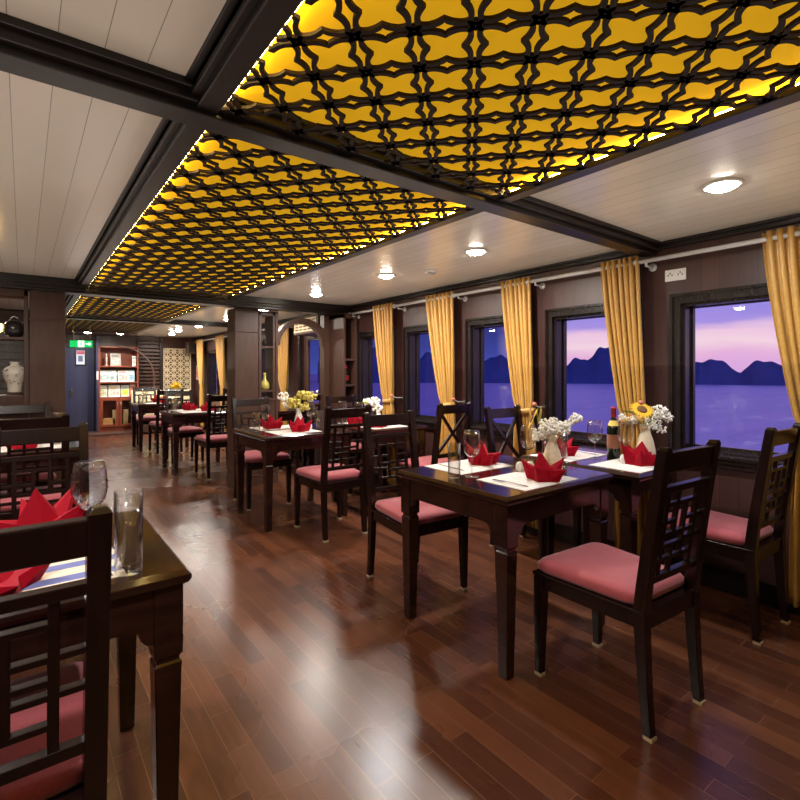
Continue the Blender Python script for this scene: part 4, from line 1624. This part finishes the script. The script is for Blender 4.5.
# cream pierced screen on the back wall
t = empty('pierced_screen', 'cream pierced fretwork screen on the far wall', 'screen', (2.86, Y1 - .03, 1.28))
m = MB()
hw, hz = .30, .56
for x0, x1, z0, z1 in ((-hw, -hw + .02, -hz, hz), (hw - .02, hw, -hz, hz), (-hw, hw, -hz, -hz + .02), (-hw, hw, hz - .02, hz)):
    m.box(x0, x1, -.015, .015, z0, z1)
m.build('frame', M['screen'], t)
m = MB()
p_ = .143
nx_, nz_ = 4, 8
for i in range(nx_):
    for j in range(nz_):
        cx_ = -hw + .014 + p_ * (i + .5)
        cz_ = -hz + .0 + .139 * (j + .5) + .004
        for k in range(8):
            a = PI / 4 * k
            q0 = (cx_ + .040 * math.cos(a), 0, cz_ + .040 * math.sin(a))
            q1 = (cx_ + .040 * math.cos(a + PI / 4), 0, cz_ + .040 * math.sin(a + PI / 4))
            m.bar(q0, q1, .014, .014, (0, 1, 0))
            rr = .072 if k % 2 == 0 else .1
            m.bar(q0, (cx_ + rr * math.cos(a), 0, cz_ + rr * math.sin(a)), .014, .014, (0, 1, 0))
            if k % 2:
                m.bar((cx_ + .02 * math.cos(a), 0, cz_ + .02 * math.sin(a)), q0, .012, .012, (0, 1, 0))
        m.ball((cx_, 0, cz_), .020, 8, 5, (1, .4, 1))
m.build('fretwork', M['screen'], t)
MB().box(-hw, hw, .016, .022, -hz, hz).build('back_board', M['brownd'], t)

t = empty('bench', 'cream upholstered bench below the pierced screen at far end', 'bench', (2.45, 11.55, .035))
MB().box(-.62, .62, -.25, .25, .0, .30).build('base', M['pillar'], t, bevel=.006)
for k in (-1, 1):
    MB().box(.31 * k - .305, .31 * k + .305, -.27, .20, .30, .43).build('seat_cushion', M['cream'], t, bevel=.025, seg=3)
    MB().box(.31 * k - .305, .31 * k + .305, .20, .30, .30, .86).build('back_cushion', M['cream'], t, bevel=.025, seg=3)
t = empty('flower_planter', 'dark planter of yellow flowers standing before the pierced screen', 'planter', (2.78, 12.05, .035))
MB().box(-.22, .22, -.10, .10, 0, .88).build('planter_box', M['beam'], t, bevel=.005)
m = MB()
cluster(m, (0, 0, .94), .11, 50, .014, .03, .7)
tag(m.build('blossoms', M['petaly'], t, True), kind='stuff')
m = MB()
for a in range(8):
    leaf(m, (0, 0, .88), (.14 * math.cos(a * .785), .08 * math.sin(a * .785), .93), .02)
m.build('leaves', M['leaf'], t)
t = empty('wall_speaker', 'dark box speaker high in the corner right of the pierced screen', 'speaker', (3.10, 11.95, 1.72))
MB().box(-.12, .12, -.10, .10, 0, .26).build('cabinet', M['pillar'], t, bevel=.006)
MB().box(-.10, .10, -.108, -.099, .02, .24).build('grille', M['black'], t, bevel=.003)
MB().box(-.02, .02, .10, .35, .10, .16).build('bracket', M['black'], t)

# carved dark arch frame beside the bookcase
t = empty('carved_screen', 'dark slatted wooden screen with arched brace beside the bookcase', 'screen', (2.26, 12.22, .035))
m = MB()
m.box(-.24, -.21, -.04, .04, 0, 2.03)
m.box(.21, .24, -.04, .04, 0, 2.03)
m.build('frame', M['beam'], t, bevel=.003)
m = MB()
for i in range(13):
    m.box(-.21, .21, -.02, .02, 1.0 + i * .08, 1.035 + i * .08)
m.box(-.21, .21, -.02, .02, .0, .95)
m.build('slats', M['pillar'], t)
m = MB()
pr_ = None
for i in range(9):
    a = R(90 * i / 8)
    p = (-.62 + .66 * math.sin(a), -.30, 1.15 + .65 * math.cos(a))
    if pr_:
        m.bar(pr_, p, .03, .03, (0, 1, 0))
    pr_ = p
m.box(.025, .055, -.315, -.285, 0, 1.16)
m.build('arched_brace', M['pillar'], t)

# air conditioner above the glazed door
t = empty('air_conditioner', 'slatted box of an air conditioner above the glazed door, seen through the arch', 'air conditioner', (XW, 6.05, 1.80))
MB().box(-.22, 0, -.36, .36, -.0, .24).build('casing', M['pillar'], t, bevel=.006)
m = MB()
for i in range(5):
    m.box(-.232, -.219, -.32, .32, .03 + i * .04, .05 + i * .04)
for i in range(6):
    m.box(-.231, -.219, -.32 + i * .125, -.305 + i * .125, .03, .21)
m.build('grille', simple('pale_grille', (.60, .48, .30), .4), t)
t = empty('picture_frame', 'small bright poster on the window wall behind the farthest gold curtain', 'poster', (XW, 11.95, 1.28))
MB().box(-.015, 0, -.15, .15, -.16, .16).build('frame', M['white'], t, bevel=.003)
MB().box(-.017, -.014, -.13, .13, -.14, .14).build('picture', simple('poster_red', (.55, .22, .18), .5, noise=.5, nscale=8), t)

# ------------------------------------------------------------------ outside: deck rail of the sea and islands
o = MB().add([(4.5, -900, -3.7), (2200, -900, -3.7), (2200, 1800, -3.7), (4.5, 1800, -3.7)], [(0, 1, 2, 3)]).build('sea', M['sea'])
struct(o)


def island(label, a0, a1, dist, peaks, seed):
    """ridge of karst hills along an arc seen from the boat; peaks = (angle, height, width)"""
    rs = random.Random(seed)
    N_, K_ = 90, 7
    m = MB()
    ph = [rs.uniform(0, 6) for _ in range(4)]
    for i in range(N_ + 1):
        a = a0 + (a1 - a0) * i / N_
        h = 0
        for pa, hh, ww in peaks:
            q = abs(a - pa) / ww
            h = max(h, hh * max(0, 1 - q ** 2.2))
        h *= 1 + .05 * math.sin(a * 2.3 + ph[0]) + .04 * math.sin(a * 5.1 + ph[1])
        for k in range(K_ + 1):
            f = k / K_
            dd = dist + 60 * f
            zz_ = h * math.sin(PI * min(1, f * 1.0)) ** .55 if 0 < f < 1 else 0
            m.v.append((dd * math.cos(R(a)), dd * math.sin(R(a)), -3.72 + zz_))
    n = K_ + 1
    for i in range(N_):
        for k in range(K_):
            q = i * n + k
            m.f.append((q, q + n, q + n + 1, q + 1))
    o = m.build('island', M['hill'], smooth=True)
    return tag(o, label, 'island', 'islands beyond the windows')


# angle is measured from straight out of the window wall (+X) toward the far end
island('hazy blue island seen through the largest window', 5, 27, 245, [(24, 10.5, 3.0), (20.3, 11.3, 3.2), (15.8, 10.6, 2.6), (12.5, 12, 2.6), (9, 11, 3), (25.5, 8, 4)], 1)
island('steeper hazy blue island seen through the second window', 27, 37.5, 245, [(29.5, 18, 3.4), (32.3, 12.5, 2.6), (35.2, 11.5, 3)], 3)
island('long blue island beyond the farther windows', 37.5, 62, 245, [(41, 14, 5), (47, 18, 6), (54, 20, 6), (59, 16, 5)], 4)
